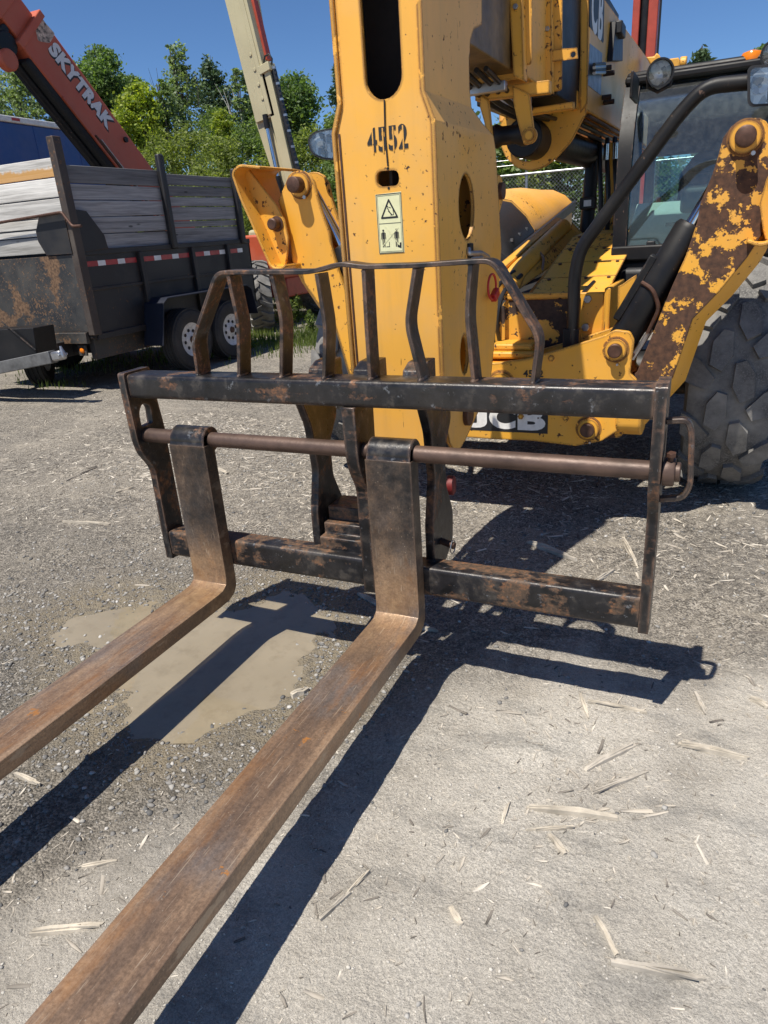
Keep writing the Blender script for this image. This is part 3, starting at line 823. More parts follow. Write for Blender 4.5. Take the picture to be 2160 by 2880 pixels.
for (a, b, w, t, lab, dk) in BIG:
    w *= .72; t *= 1.5
    p, q = PZ(*a), PZ(*b); c = (p+q)/2; d = q-p
    z = float(height(np.array([c.x]), np.array([c.y]))[0])
    parts = [g_sliver(rg, c.x, c.y, z-.001, d.length, w, t, math.atan2(d.y, d.x), 0.01)]
    o_ = Vector((-d.y, d.x, 0)).normalized()*w*.22
    for q_ in range(4):
        e_ = Vector((-d.y, d.x, 0)).normalized()*w*rg.uniform(-.6, .6)+d*rg.uniform(-.3, .3)
        parts.append(g_sliver(rg, c.x+e_.x, c.y+e_.y, z+t*rg.uniform(0, .8), d.length*rg.uniform(.3, .7), w*rg.uniform(.12, .28), t*.45, math.atan2(d.y, d.x)+rg.uniform(-.09, .09), rg.uniform(-.02, .04)))
    parts.append(g_sliver(rg, c.x+o_.x-d.x*.06, c.y+o_.y-d.y*.06, z+t*.2, d.length*.8, w*.55, t*.9, math.atan2(d.y, d.x)+.03, 0.0))
    v, f = join_geo(parts)
    o = mk('wood_splinter', v, f, M_chip2 if dk else M_chip, smooth=False)
    tag(o, lab, 'wood splinter', 'larger wood splinters on the ground')
# ------------------------------------------------------------------ fork carriage
HW = 0.915
car = empty('fork_carriage', (0, 0.08, 0.355), 'rusty black steel fork carriage with barred load guard on the machine nose', 'fork carriage')
def rrect(y0, y1, z0, z1, r, n=5):
    return roundpoly([(y0, z0), (y1, z0), (y1, z1), (y0, z1)], r, n)
prism('top_beam', rrect(.006, .116, 1.030, 1.116, .017), 'x', -HW+.016, HW-.016, M_carr, car, 0)
prism('lower_beam', rrect(.060, .150, .366, .474, .016), 'x', -HW+.016, HW-.016, M_carr2, car, 0)
end_prof = [(-.004,1.124),(-.004,1.03),(.000,.865),(.012,.815),(.060,.745),(.056,.354),(.150,.354),(.152,.44),(.153,.88),(.142,.98),(.132,1.124)]
end_prof = roundpoly(end_prof, [.012,.0,.02,.03,.03,.006,.01,.0,.03,.03,.01])
slot = roundpoly([(.034,.915),(.034,.97),(.060,1.002),(.10,.985),(.095,.915)], [.01,.02,.02,.02,.01])
for s in (-1, 1):
    prism('end_plate', end_prof, 'x', s*HW-.015, s*HW+.015, M_carr, car, 0.0025, [slot])
cen_prof = roundpoly([(-.002,1.032),(.0,.865),(.012,.815),(.052,.745),(.048,.350),(.150,.350),(.152,.60),(.130,.75),(.140,1.032)], [.0,.02,.03,.03,.006,.01,.05,.05,.0])
prism('centre_plate', cen_prof, 'x', -.022, .024, M_carr, car, 0.003)
# load guard: bent flat bar with uprights
gy0, gy1 = .024, .094
rail = [(-.589,1.117),(-.585,1.236),(-.446,1.449),(-.10,1.437),(.004,1.457),(.073,1.444),(.24,1.441),(.401,1.444),(.464,1.444),(.591,1.241),(.577,1.117)]
rail = fillet2(rail, .03)
prism('guard_frame', ribbon(rail, .013), 'y', gy0, gy1, M_guard, car, 0.0022)
bars = [[(-.404,1.438),(-.397,1.36),(-.391,1.287),(-.417,1.117)], [(-.241,1.435),(-.232,1.37),(-.222,1.297),(-.25,1.117)],
        [(-.08,1.432),(-.073,1.35),(-.067,1.278),(-.09,1.117)], [(.078,1.438),(.076,1.35),(.074,1.272),(.073,1.117)],
        [(.239,1.435),(.222,1.36),(.204,1.281),(.24,1.117)], [(.403,1.438),(.395,1.37),(.389,1.30),(.405,1.117)]]
for b in bars:
    prism('guard_bar', ribbon(fillet2(b, .05, 8), .0135), 'y', gy0+.003, gy1-.002, M_guard, car, 0.0022)
# weld beads at the feet of the guard
for b in bars + [[rail[0]], [rail[-1]]]:
    x = b[-1][0]
    v, f = g_lathe((x, gy0-.004, 1.116), (x, gy1+.004, 1.116), [(0,.003),(.008,.010),(.05,.011),(.058,.003)], 10)
    mk('weld_bead', v, f, M_guard, car)
# wedge lugs that hook the carriage to the coupler
for x in (-.155, .012, .185):
    prism('coupler_lug', roundpoly([(.098,1.112),(.104,1.130),(.15,1.150),(.215,1.152),(.215,1.08),(.112,1.08)], .005), 'x', x-.034, x+.034, M_carr, car, .003)
# shaped hanger plates behind
hang = roundpoly([(.10,1.03),(.33,1.04),(.34,.92),(.27,.83),(.27,.70),(.33,.58),(.32,.47),(.24,.42),(.125,.40),(.13,.60),(.17,.75),(.15,.92)], .02)
for x in (-.245, .205):
    prism('hanger_plate', hang, 'x', x-.016, x+.016, M_carr, car, .003)
prism('stepped_block', [(.10,.47),(.10,.52),(.14,.52),(.14,.56),(.18,.56),(.18,.61),(.30,.61),(.30,.44),(.152,.44)], 'x', -.215, -.03, M_carr2, car, .004)
box('gusset', -.30, -.16, .10, .22, 1.008, 1.030, M_carr, car, .004)
box('gusset', .16, .30, .10, .22, 1.008, 1.030, M_carr, car, .004)
# fork shaft
shaft = cyl('fork_shaft', (-HW-.045, .052, .879), (HW+.062, .052, .879), .0268, M_pipe, car, .003, 32)
v, f = g_lathe((HW+.018, .052, .879), (HW+.05, .052, .879), [(0,.040),(.026,.040),(.03,.037)], 28); mk('shaft_collar', v, f, M_pipe, car)
v, f = g_lathe((HW+.035, .035, .915), (HW+.035, .034, .940), [(0,.0085),(.012,.0085),(.012,.014),(.024,.014)], 6); mk('collar_bolt', v, f, M_pin, car, .001)
hnd = fillet([(HW+.014,.06,1.018),(.982,.06,1.024),(.995,.06,.99),(1.004,.06,.84),(.988,.06,.805),(HW+.014,.06,.795)], .03)
prism('grab_handle', ribbon([(p.x, p.z) for p in hnd], .015), 'y', .046, .070, M_guard, car, .003)
# lock pin with ring on the coupler
cyl('lock_pin', (.215,.20,.515), (.275,.185,.507), .012, M_pin, car)
v, f = g_tube([(.268+.001*math.cos(a), .186+.022*math.cos(a), .503+.024*math.sin(a)) for a in np.linspace(0, 6.28, 22)], .0022, 6); mk('pin_ring', v, f, M_zinc, car)
v, f = g_lathe((.185,.38,.655), (.212,.385,.655), [(0,.036),(.022,.036),(.027,.028)], 20); mk('red_cap', v, f, plain('dark_red_rubber', (0.14,0.008,0.008), 0.6), car)

# ------------------------------------------------------------------ forks
def fork(name, x0, w, tip, mat, label):
    root = empty(name, (x0+w/2, 0, .24), label, 'pallet fork', 'pallet forks hung on the carriage shaft')
    zt, zb = .300, .243
    prof = [(.0,.866),(.0,.34),(-.006,.315),(-.030,.300),(-.06,.298)]
    n = 10
    for i in range(1, n+1):
        t = i/n; prof.append((-.06+(tip+.06)*t, .298+(-.004)*t))
    prof += [(tip-.012,.288),(tip,.276)]
    for i in range(n, -1, -1):
        t = i/n; prof.append((-.05+(tip+.05)*t, .242+.030*max(0,(t-.55)/.45)))
    prof += [(-.0,.244),(.035,.258),(.055,.285),(.058,.34),(.058,.835),(.050,.866)]
    prism('blade', prof, 'x', x0, x0+w, mat, root, .005, seg=3)
    v, f = g_lathe((x0+.004, .052, .879), (x0+w-.004, .052, .879), [(0,.0275),(0,.044),(.003,.047),(w-.011,.047),(w-.008,.044),(w-.008,.0275)], 32, cap=False)
    eye = mk('eye', v, f, M_carr, root)
    prism('weld_fillet', roundpoly([(.001,.862),(.004,.874),(.014,.902),(.05,.90),(.05,.84)], .004), 'x', x0+.004, x0+w-.004, M_carr, root, .001)
    return root
fork('pallet_fork', .0463, .160, -1.75, M_fork_a, 'nearer rusty steel fork reaching down to the bottom left corner')
fork('pallet_fork', -.7527, .160, -1.75, M_fork_b, 'farther rusty steel fork passing over the puddle to the left edge')
# ------------------------------------------------------------------ the yellow telehandler
tele = empty('telehandler', (0, 3.6, 0), 'big yellow telehandler with folded stabiliser legs behind the fork carriage', 'telehandler')

# ---- boom head
def head_x(z):
    t = min(max((z-1.842)/.082, 0), 1); return .166 - .030*t
head_out = [(-.166,.78),(.166,.78),(.166,1.842),(.136,1.924),(.136,2.9),(-.136,2.9),(-.136,1.924),(-.166,1.842)]
slot_h = [(.072*math.cos(a)*.87+.012, 1.982+.064*math.sin(a)) for a in np.linspace(math.pi, 2*math.pi, 13)] + [(.0746,2.8),(-.0506,2.8)]
hole_h = roundpoly([(-.033,1.673),(.047,1.670),(.047,1.716),(-.033,1.719)], .021, 5)
head = prism('boom_head', head_out, 'y', .400, .414, M_yel_nose, tele, 0, [slot_h, hole_h])
def side_plate(s):
    prof = [(.391,.90),(.43,.80),(.50,.735),(.60,.76),(.80,.84),(.956,.93),(1.05,1.15),(1.128,1.436),(1.09,1.62),(1.055,1.79),(1.02,1.849),(.93,1.88),(.85,1.925),(.832,1.98),(.831,2.072),(.85,2.13),(.889,2.168),(.99,2.20),(1.0,2.9),(.391,2.9),(.391,1.924),(.391,1.842)]
    h1 = [(.681+.087*math.cos(a), 1.595+.108*math.sin(a)) for a in np.linspace(0, 2*math.pi, 28, endpoint=False)]
    h2 = [(.62+.05*math.cos(a), 1.09+.075*math.sin(a)) for a in np.linspace(0, 2*math.pi, 20, endpoint=False)]
    loops = [prof, h1, h2]
    flat = [p for l in loops for p in l]
    bm = bmesh.new(); vs = [bm.verts.new((0, p[0], p[1])) for p in flat]
    for t in tessellate_polygon([[Vector((p[0], p[1], 0)) for p in l] for l in loops]):
        try: bm.faces.new([vs[i] for i in t])
        except ValueError: pass
    for zc in (1.842, 1.924):
        bmesh.ops.bisect_plane(bm, geom=bm.verts[:]+bm.edges[:]+bm.faces[:], plane_co=(0,0,zc), plane_no=(0,0,1))
    bmesh.ops.recalc_face_normals(bm, faces=bm.faces)
    for v in bm.verts: v.co.x = s*(head_x(v.co.z)+.002)
    r = bmesh.ops.extrude_face_region(bm, geom=bm.faces[:])
    for v in [e for e in r['geom'] if isinstance(e, bmesh.types.BMVert)]: v.co.x += s*.013
    bmesh.ops.recalc_face_normals(bm, faces=bm.faces)
    me = bpy.data.meshes.new('boom_head_side'); bm.to_mesh(me); bm.free(); me.materials.append(M_yel_nose)
    shade(me, 30)
    return link(bpy.data.objects.new('boom_head_side', me), tele)
for s in (-1, 1): side_plate(s)
box('boom_head_back', -.16, .16, .93, .945, .95, 1.84, M_yel, tele, 0)
box('head_shade_panel', .0, .01, .43, .92, .90, 1.84, M_dark, tele, 0)  # added black sheet: the shade behind the oval hole, put into colour
box('boom_head_web', -.135, .135, .60, .61, 1.86, 2.9, M_dark, tele, 0)  # inner sheet in the same near-black, shade behind the slot as colour
cyl('boom_head_pin', (-.20,.62,.86), (.20,.62,.86), .042, M_pin, tele)
# weld seam beside the left flange and the wire below the slot
box('flange_seam', -.160, -.153, .396, .400, .80, 1.84, M_pin, tele, .001)
w0, w1, w2 = PY(1081,281,.397), PY(1083,380,.397), PY(1091,468,.397)
tube('wire', [w0, w1, w2], .0026, M_hose, tele, 6, .02)
for px, py in ((1090,474),(1093,529)):
    c = PY(px, py, .3985); cyl('bolt_hole', c, c+Vector((0,.003,0)), .0042, M_dark, tele, 0, 12)
# ear lug with pin on the far edge
ear = circle2(1.135, 1.655, .062, 20)
prism('pin_ear', [(1.06,1.50)]+[(1.135+.062*math.cos(a), 1.655+.062*math.sin(a)) for a in np.linspace(-.9, 2.6, 14)]+[(1.05,1.76)], 'x', .12, .172, M_yel, tele, .004)
cyl('ear_pin', (.165,1.135,1.655), (.19,1.135,1.655), .032, M_pin, tele)
# hose and fitting seen through the oval hole
hp = [(.10,.66,1.80),(.11,.655,1.68),(.12,.67,1.60)]
tube('hose', hp, .021, M_hose, tele, 14, .05)
v, f = g_lathe((.12,.67,1.605), (.123,.678,1.50), [(0,.024),(.04,.024),(.042,.017),(.055,.017),(.056,.024),(.075,.024),(.077,.013),(.105,.012)], 14); mk('hose_fitting', v, f, M_zinc, tele)
# chrome latch handle and red lanyard
p = [PX(1318,700,.185), PX(1318,713,.19), PX(1352,711,.20), PX(1372,722,.20), PX(1375,735,.20)]
tube('latch_handle', p, .009, M_zinc, tele, 10, .015)
p = [PX(1318,735,.185), PX(1330,727,.195), PX(1355,724,.20)]
tube('latch_handle', p, .007, M_zinc, tele, 10, .01)
box('latch_base', .178, .190, PX(1318,700,.18).y-.02, PX(1318,700,.18).y+.03, 1.40, 1.475, M_black, tele)
lc = PX(1384,806,.21)
v, f = g_tube([lc+Vector((0, .055*math.cos(a), .047*math.sin(a))) for a in np.linspace(-.7, 5.2, 22)], .0045, 8); mk('red_lanyard', v, f, M_red, tele)
v, f = g_obox(lc+Vector((0,.04,-.035)), (1,0,0), (0,.9,.4), (0,-.4,.9), .012, .028, .017); mk('red_lanyard_clip', v, f, M_red, tele, .004)
# stencilled number
def stencil(cx, cy, Y, hgt, parent, s='4552', xs=.72, name='stencil_number'):
    c = PY(cx, cy, Y)
    o = text(name, s, hgt/.70, M_blackprint, parent, c, (1,0,0), (0,0,1), bold=hgt*.035, depth=.0006, spacing=1.06)
    for v in o.data.vertices: v.co.x = c.x+(v.co.x-c.x)*xs
    return o
stencil(1090, 393, .3990, .066, tele)
# stencil bridges left by the template
for dx in (-.052, -.016, .020, .054):
    c = PY(1090, 393, .398); box('stencil_bridge', c.x+dx-.0022, c.x+dx+.0022, .3974, .3982, c.z-.035, c.z+.035, M_yel_nose, tele, 0)
# warning decal
dY = .3988
dec = prism('warning_decal', [(-.040,1.465),(.053,1.466),(.052,1.652),(-.041,1.650)], 'y', dY, .4005, M_decal, tele, 0)
def bord(x0, x1, z0, z1, w, y=dY-.0006, m=M_blackprint, nm='decal_line'):
    for a in ((x0,x1,z0,z0+w),(x0,x1,z1-w,z1),(x0,x0+w,z0+w,z1-w),(x1-w,x1,z0+w,z1-w)):
        box(nm, a[0], a[1], y, dY-.0001, a[2], a[3], m, dec, 0)
bord(-.0395,.0515,1.4665,1.6495,.0022); bord(-.0345,.0465,1.4715,1.5595,.0008); bord(-.0345,.0465,1.5595,1.6445,.0008)
tri = roundpoly([(-.027,1.574),(.039,1.574),(.006,1.636)], .006); tin = roundpoly([(-.018,1.580),(.030,1.580),(.006,1.625)], .003)
prism('warning_triangle', tri, 'y', dY-.0006, dY-.0001, M_blackprint, dec, 0, [tin])
def ink(pts, w): prism('pictogram', ribbon(pts, w), 'y', dY-.0006, dY-.0001, M_blackprint, dec, 0)
ink([(.000,1.607),(.008,1.592),(.014,1.586)], .003); ink([(.004,1.609),(.012,1.606)], .002); ink([(.020,1.600),(.021,1.585),(.010,1.584)], .002); ink([(.002,1.597),(.016,1.585)], .0015)
prism('pictogram', circle2(.000,1.611,.0024,10), 'y', dY-.0006, dY-.0001, M_blackprint, dec, 0)
for cx in (-.020, .028):
    prism('pictogram', circle2(cx,1.538,.0036,12), 'y', dY-.0006, dY-.0001, M_blackprint, dec, 0)
    ink([(cx,1.533),(cx,1.512)], .009); ink([(cx-.003,1.512),(cx-.003,1.486)], .0035); ink([(cx+.003,1.512),(cx+.003,1.486)], .0035)
    ink([(cx-.0065,1.531),(cx-.0075,1.511)], .0026); ink([(cx+.0065,1.531),(cx+.0075,1.511)], .0026)
ink([(-.012,1.487),(.000,1.487),(.000,1.502)], .002); ink([(.030,1.488),(.040,1.484),(.041,1.498)], .006)
for q in ([(-.025,1.490),(.036,1.545)], [(-.012,1.552),(.036,1.490)]):
    prism('faded_cross', ribbon(q, .0022), 'y', dY-.0010, dY-.0007, M_decal, dec, 0)

# ---- telescoping boom sections
M_grime = plain('greasy_boom_paint', (0.14,0.085,0.03), 0.5, 0, 0.5, 9, 0.2)
box('boom_section', -.115, .115, .62, 2.5, 2.14, 2.70, M_grime, tele, .006)
box('boom_section', -.165, .165, 1.60, 3.4, 2.115, 2.76, M_yel, tele, .006)
box('boom_section', -.205, .205, 2.05, 4.0, 2.095, 2.80, M_black, tele, .006)
def pyp(name, pts, Y, th, mat, bev=.003, rnd=0, holes=()):
    q = xz(pts, Y)
    if rnd: q = roundpoly(q, rnd)
    return prism(name, q, 'y', Y, Y+th, mat, tele, bev, holes)
pyp('wear_bar', [(1423,-160),(1464,-160),(1474,228),(1443,214)], 1.50, .06, M_yel_worn)
pyp('collar_plate', [(1466,-160),(1496,-160),(1496,182),(1466,183)], 1.56, .012, M_yel, .002, [0,0,.03,0])
pyp('wear_bar', [(1517,-160),(1549,-160),(1553,262),(1530,252)], 1.96, .05, M_yel)
pyp('collar_plate', [(1554,-160),(1582,-160),(1580,255),(1554,257)], 2.02, .012, M_yel, .002, [0,0,.03,0])
pyp('wear_bar', [(1606,-160),(1622,-160),(1622,305),(1606,310)], 2.55, .06, M_yel)
pyp('collar_plate', [(1632,-160),(1657,-160),(1652,290),(1632,318)], 2.585, .014, M_yel_worn, .002)
for px, py, Y in ((1451,20,1.498),(1540,82,1.955)):
    c = PY(px, py, Y); cyl('bolt', c, c+Vector((0,-.014,0)), .011, M_zinc, tele, .001, 6)
pyp('crossmember', [(1336,252),(1545,224),(1545,262),(1336,284)], 1.60, .05, M_yel)
pyp('crossmember', [(1480,306),(1612,285),(1612,305),(1480,325)], 2.06, .05, M_yel)
pyp('hanger_lug', [(1441,240),(1488,262),(1497,330),(1503,378),(1490,405),(1473,408),(1456,345),(1443,285)], 1.59, .02, M_yel, .003, .01)
pyp('hanger_lug', [(1350,265),(1374,282),(1389,420),(1377,432),(1362,345),(1349,300)], 1.59, .02, M_yel, .003, .01)
rc0, rc1 = PY(1386,385,1.66), PY(1482,375,1.66)
v, f = g_lathe(rc0, rc1, [(0,.045),(.02,.052),(.045,.040),(.11,.040),(.135,.052),(rc1.x-rc0.x,.052)], 24); mk('guide_roller', v, f, M_black, tele)
c = PY(1491,382,1.588); v, f = g_lathe(c, c+Vector((0,-.03,0)), [(0,.034),(.02,.034),(.02,.022),(.028,.022)], 20); mk('roller_boss', v, f, M_yel, tele)
# ring plate that carries the extension ram
ring_o = xz([(1480,310),(1640,283),(1650,312),(1606,398),(1560,448),(1530,470),(1492,481),(1452,472),(1424,445),(1406,405),(1402,360),(1420,325)], 2.6)
rc = PY(1488,393,2.6); ring_h = circle2(rc.x, rc.z, .112, 28)
prism('ram_ring_plate', roundpoly(ring_o, .02), 'y', 2.6, 2.63, M_yel, tele, 0, [ring_h])
cyl('extension_ram', (rc.x+.03,2.35,rc.z-.01), (rc.x+.03,2.64,rc.z-.01), .10, M_black, tele, .008, 28)
cyl('extension_ram', (.06,2.66,1.945), (.12,6.2,1.93), .088, M_hose, tele, .004, 28)
# outer boom: slightly rising box with side plates
def ob(x0, x1, b0, b1, t0, t1, y0, y1):
    return [(x0,y0,b0),(x1,y0,b0),(x0,y1,b1),(x1,y1,b1),(x0,y0,t0),(x1,y0,t0),(x0,y1,t1),(x1,y1,t1)], g_box(0,1,0,1,0,1)[1]
v, f = ob(-.25,.25,2.080,2.125,2.675,2.80,2.62,6.6); mk('outer_boom', v, f, M_yel_nose, tele, .006)
for k, (dz, r, m) in enumerate(((-.012,.010,M_pin),(-.03,.008,M_pin),(-.05,.012,M_hose),(-.075,.012,M_hose))):
    tube('boom_pipe', [(.235-.02*k,2.75,2.08+dz),(.235-.02*k,6.2,2.115+dz)], r, m, tele, 8)
pts_ = [PX(1635,330,.2), PX(1690,385,.2), PX(1700,380,.2), PX(1650,325,.2)]
prism('stay_plate', [(p.y, p.z) for p in pts_], 'x', .17, .19, M_yel, tele, .002)
# boom side: badge, load plate, clamp, pegs, roller chain bracket
SX = .2505
bq = yz([(1658,-40),(1700,-12),(1697,122),(1658,76)], SX)
prism('badge_panel', roundpoly(bq, .02), 'x', SX-.003, SX+.001, M_blackprint, tele, 0)
y0, y1 = PX(1661,40,SX).y, PX(1698,60,SX).y
zc = (PX(1680,-20,SX).z+PX(1680,85,SX).z)/2
bt = text('badge_letters', 'CB', .34, M_white, tele, (SX+.0015, (y0+y1)/2, zc), (0,1,0), (0,0,1), bold=.010, depth=.0006, spacing=1.15)
ys = [v.co.y for v in bt.data.vertices]; zs_ = [v.co.z for v in bt.data.vertices]
for v in bt.data.vertices:
    v.co.y = y0+.02+(v.co.y-min(ys))/(max(ys)-min(ys))*(y1-y0-.06)
    v.co.z = zc+(v.co.z-zc)*(.265/(max(zs_)-min(zs_)))
q = yz([(1658,122),(1693,150),(1689,268),(1653,240)], SX)
prism('load_plate', q, 'x', SX-.003, SX+.002, plain('faded_grey_plate', (0.16,0.17,0.19), 0.4, 0.2, 0.5, 18), tele, 0)
for zz in (0, 1):
    c0, c1 = PX(1693,193+zz*82,SX), PX(1693,193+zz*82,SX)+Vector((.055,0,0))
    cyl('peg', c0, c1, .014, M_yel_half, tele); cyl('peg', c0+Vector((0,.06,-.02)), c1+Vector((.01,.06,-.02)), .014, M_yel_half, tele)
q = yz([(1716,62),(1737,60),(1736,174),(1706,174)], SX)
prism('chain_bracket', q, 'x', SX, SX+.035, M_black, tele, .003)
c = PX(1722,88,SX); v, f = g_obox(c+Vector((.045,0,0)), (1,0,0),(0,1,0),(0,0,1), .025,.09,.035); mk('chain_clip', v, f, M_plastic, tele, .008)
for i in range(4):
    a = PX(1655, 184+8*i, .25); b = PX(1686, 182+8*i, .25)
    cyl('chain_link', a+Vector((.03,0,0)), b+Vector((.03,0,0)), .009, M_zinc if i % 2 else M_hose, tele, 0, 8)
q = xz([(1553,140),(1582,136),(1623,134),(1626,164),(1582,170),(1552,173)], 1.975)
hh = PY(1612,153,1.975); prism('stop_bracket', q, 'y', 1.975, 1.985, M_yel, tele, 0, [circle2(hh.x, hh.z, .012, 14)])
# rear pivot bracket showing above the boom
pyp('pivot_bracket', [(1817,160),(1840,158),(1846,147),(1855,155),(1858,168),(1910,161),(1912,190),(1895,207),(1840,200)], 4.9, .2, M_yel, .01)
a = PY(1912,178,5.0); cyl('pivot_pin', a, a+Vector((.05,0,-.003)), .045, M_yel, tele, .006)

# ---- chassis front with stabiliser beam
half = [(0,.466),(.20,.470),(.434,.455),(.56,.49),(.70,.598),(.72,.66),(.705,.80),(.672,.83),(.682,.985),(.66,1.025),(.594,1.034),(.547,1.008),(.366,.950),(.174,.894),(0,.870)]
full = half + [(-x, z) for x, z in reversed(half[1:-1])]
fr = roundpoly(full, .012, 3)
beam = prism('stabiliser_beam', fr, 'y', 1.60, 1.63, M_yel_worn, tele, .004)
prism('stabiliser_beam', fr, 'y', 1.84, 1.87, M_yel_worn, tele, .004)
box('beam_core', -.45, .45, 1.632, 1.838, .48, .86, M_yel, tele, .01)
prism('beam_end', roundpoly([(1.585,.56),(1.70,.50),(1.82,.50),(1.885,.58),(1.885,.70),(1.585,.70)], .03), 'x', .62, .74, M_yel_worn, tele, .01)
for sx in (-1, 1):
    for (x, z, r) in ((.602,.943,.050),(.492,.552,.052)):
        v, f = g_lathe((sx*x,1.602,z), (sx*x,1.57,z), [(0,r+.012),(.004,r+.012),(.006,r),(.022,r),(.024,r*.68)], 28); mk('pin_boss', v, f, M_yel_worn, tele)
        v, f = g_lathe((sx*x,1.58,z), (sx*x,1.545,z), [(0,r*.66),(.028,r*.66),(.032,r*.58)], 24); mk('hinge_pin', v, f, M_pin, tele)
        c = Vector((sx*x+.012,1.60,z-r-.018)); cyl('grease_nipple', c, c+Vector((0,-.02,0)), .006, M_zinc, tele, 0, 8)
for x, z in ((.045,.765),):
    v, f = g_lathe((x,1.602,z), (x,1.57,z), [(0,.075),(.004,.075),(.006,.06),(.026,.06)], 28); mk('pin_boss', v, f, M_yel_worn, tele)
    v, f = g_lathe((x,1.58,z), (x,1.545,z), [(0,.040),(.028,.040),(.032,.034)], 24); mk('hinge_pin', v, f, M_pin, tele)
# logo panel
lz0, lz1 = PY(1420,1214,1.599).z, PY(1420,1214,1.599).z+.155
box('badge_panel', PY(1303,1205,1.6).x, PY(1541,1185,1.6).x, 1.5985, 1.6005, lz0, lz1, M_blackprint, tele, 0)
for ch, xa, xb in (('J',1322,1370),('C',1376,1450),('B',1456,1534)):
    x0_, x1_ = PY(xa,1200,1.6).x, PY(xb,1200,1.6).x
    t = text('badge_letter', ch, .17, M_white, tele, ((x0_+x1_)/2, 1.5978, (lz0+lz1)/2), (1,0,0), (0,0,1), bold=.009, depth=.0005)
    xs = [v.co.x for v in t.data.vertices]; zs_ = [v.co.z for v in t.data.vertices]
    for v in t.data.vertices:
        v.co.x = x0_+(v.co.x-min(xs))/(max(xs)-min(xs))*(x1_-x0_)
        v.co.z = lz0+.014+(v.co.z-min(zs_))/(max(zs_)-min(zs_))*(lz1-lz0-.028)
stencil(1500, 1052, 1.5985, .034, tele, '4552', 1.0)
# casting above the beam
cast = roundpoly([(-.10,.88),(.335,.88),(.335,1.168),(.04,1.176),(-.02,1.15),(-.07,1.05)], [.0,.0,.01,.01,.03,.04])
prism('front_casting', cast, 'y', 1.90, 2.02, M_yel_half, tele, .008)
box('casting_cap', -.02, .335, 1.892, 1.93, 1.150, 1.182, M_yel_worn, tele, .006)
box('beam_step', -.12, .19, 1.70, 1.90, .875, .91, M_yel_worn, tele, .01)
box('beam_step', -.05, .17, 1.74, 1.90, .91, .945, M_yel_worn, tele, .01)
box('mounting_plate', .34, .50, 1.88, 1.90, .90, 1.18, M_yel, tele, .006)
for px, py in ((1654,841),(1648,920)):
    c = PY(px, py, 1.88); cyl('bolt', c, c+Vector((0,-.022,0)), .021, M_zinc, tele, .003, 6)
box('mounting_plate', .50, .53, 1.86, 2.4, .85, 1.20, M_yel, tele, .006)
pyp('guard_plate', [(1738,806),(1750,800),(1770,785),(1790,772),(1790,945),(1735,955)], 1.80, .02, M_yel_worn)
box('black_bracket', -.115, -.085, 1.86, 1.9, .86, 1.17, M_black, tele, .003)
# sloped deck plate and frame rails under the boom
def quadplate(name, p, th, mat, bev=.003):
    p = [Vector(a) for a in p]; n = (p[1]-p[0]).cross(p[3]-p[0]).normalized()*th
    V = p+[a-n for a in p]; Fq = [(0,1,2,3),(7,6,5,4),(0,4,5,1),(1,5,6,2),(2,6,7,3),(3,7,4,0)]
    return mk(name, V, Fq, mat, tele, bev)
A0, A1, B0, B1 = Vector((.104,1.95,1.168)), Vector((.50,1.95,1.170)), Vector((.146,2.9,1.425)), Vector((.54,2.9,1.430))
for k in range(4):
    t0, t1 = k/4+.004, (k+1)/4-.002
    quadplate('deck_plate', [A0.lerp(B0,t0), A1.lerp(B1,t0), A1.lerp(B1,t1), A0.lerp(B0,t1)], .012, M_yel, .002)
    for fx in (.12, .62, .92):
        c = A0.lerp(A1,fx).lerp(B0.lerp(B1,fx), t1-.03); cyl('deck_bolt', c, c+Vector((0,-.002,.006)), .010, M_pin, tele, 0, 10)
quadplate('deck_back', [(.146,2.91,1.425),(.54,2.91,1.43),(.54,3.4,1.44),(.146,3.4,1.44)], .012, M_yel)
quadplate('deck_side', [(.02,2.0,1.10),(.095,2.0,1.165),(.135,2.95,1.42),(.10,3.45,1.30)], .01, M_yel)
rail_p = [(-.02,1.98,1.20),(-.045,2.2,1.255),(-.02,3.42,1.475)]
tube('frame_rail', rail_p, .055, M_yel, tele, 20, .1)
quadplate('rail_web', [(.03,2.0,1.19),(.005,2.2,1.24),(.04,3.4,1.46),(.12,3.4,1.36)], .01, M_yel)
quadplate('rail_flange', [(-.13,2.15,1.315),(-.085,2.15,1.305),(-.055,3.55,1.535),(-.10,3.55,1.545)], .10, M_yel)
quadplate('rail_end', [(.04,3.44,1.50),(.12,3.44,1.42),(.12,3.44,1.30),(-.05,3.44,1.30)], .01, M_yel)
hz = [PY(1488,712,2.62), PY(1515,706,2.62), PY(1530,725,2.55), PY(1524,765,2.45)]
tube('strap', hz, .008, M_zinc, tele, 8, .05)
# engine hood on the far side
def loft(name, secs, mat, cap=True):
    n = len(secs[0]); V = [p for s in secs for p in s]; Fq = []
    for j in range(len(secs)-1):
        for i in range(n-1): Fq.append((j*n+i, j*n+i+1, (j+1)*n+i+1, (j+1)*n+i))
    if cap: Fq.append(tuple(range(n))); Fq.append(tuple(reversed(range((len(secs)-1)*n, len(secs)*n))))
    return mk(name, V, Fq, mat, tele, 0)
def hood_sec(Y, zr, bulge, z0=.95):
    pts = [(-.27,z0),(-.275,zr),(-.34,zr+.05+.3*bulge),(-.45,zr+.08+.75*bulge),(-.62,zr+.08+bulge),(-.85,zr+.06+.95*bulge),(-1.02,zr+.0+.6*bulge),(-1.08,zr-.15),(-1.08,z0)]
    return [(x, Y, z) for x, z in pts]
loft('hood_front', [hood_sec(2.95,1.30,.02), hood_sec(3.02,1.355,.08), hood_sec(3.2,1.40,.14), hood_sec(3.65,1.465,.165)], M_plastic)
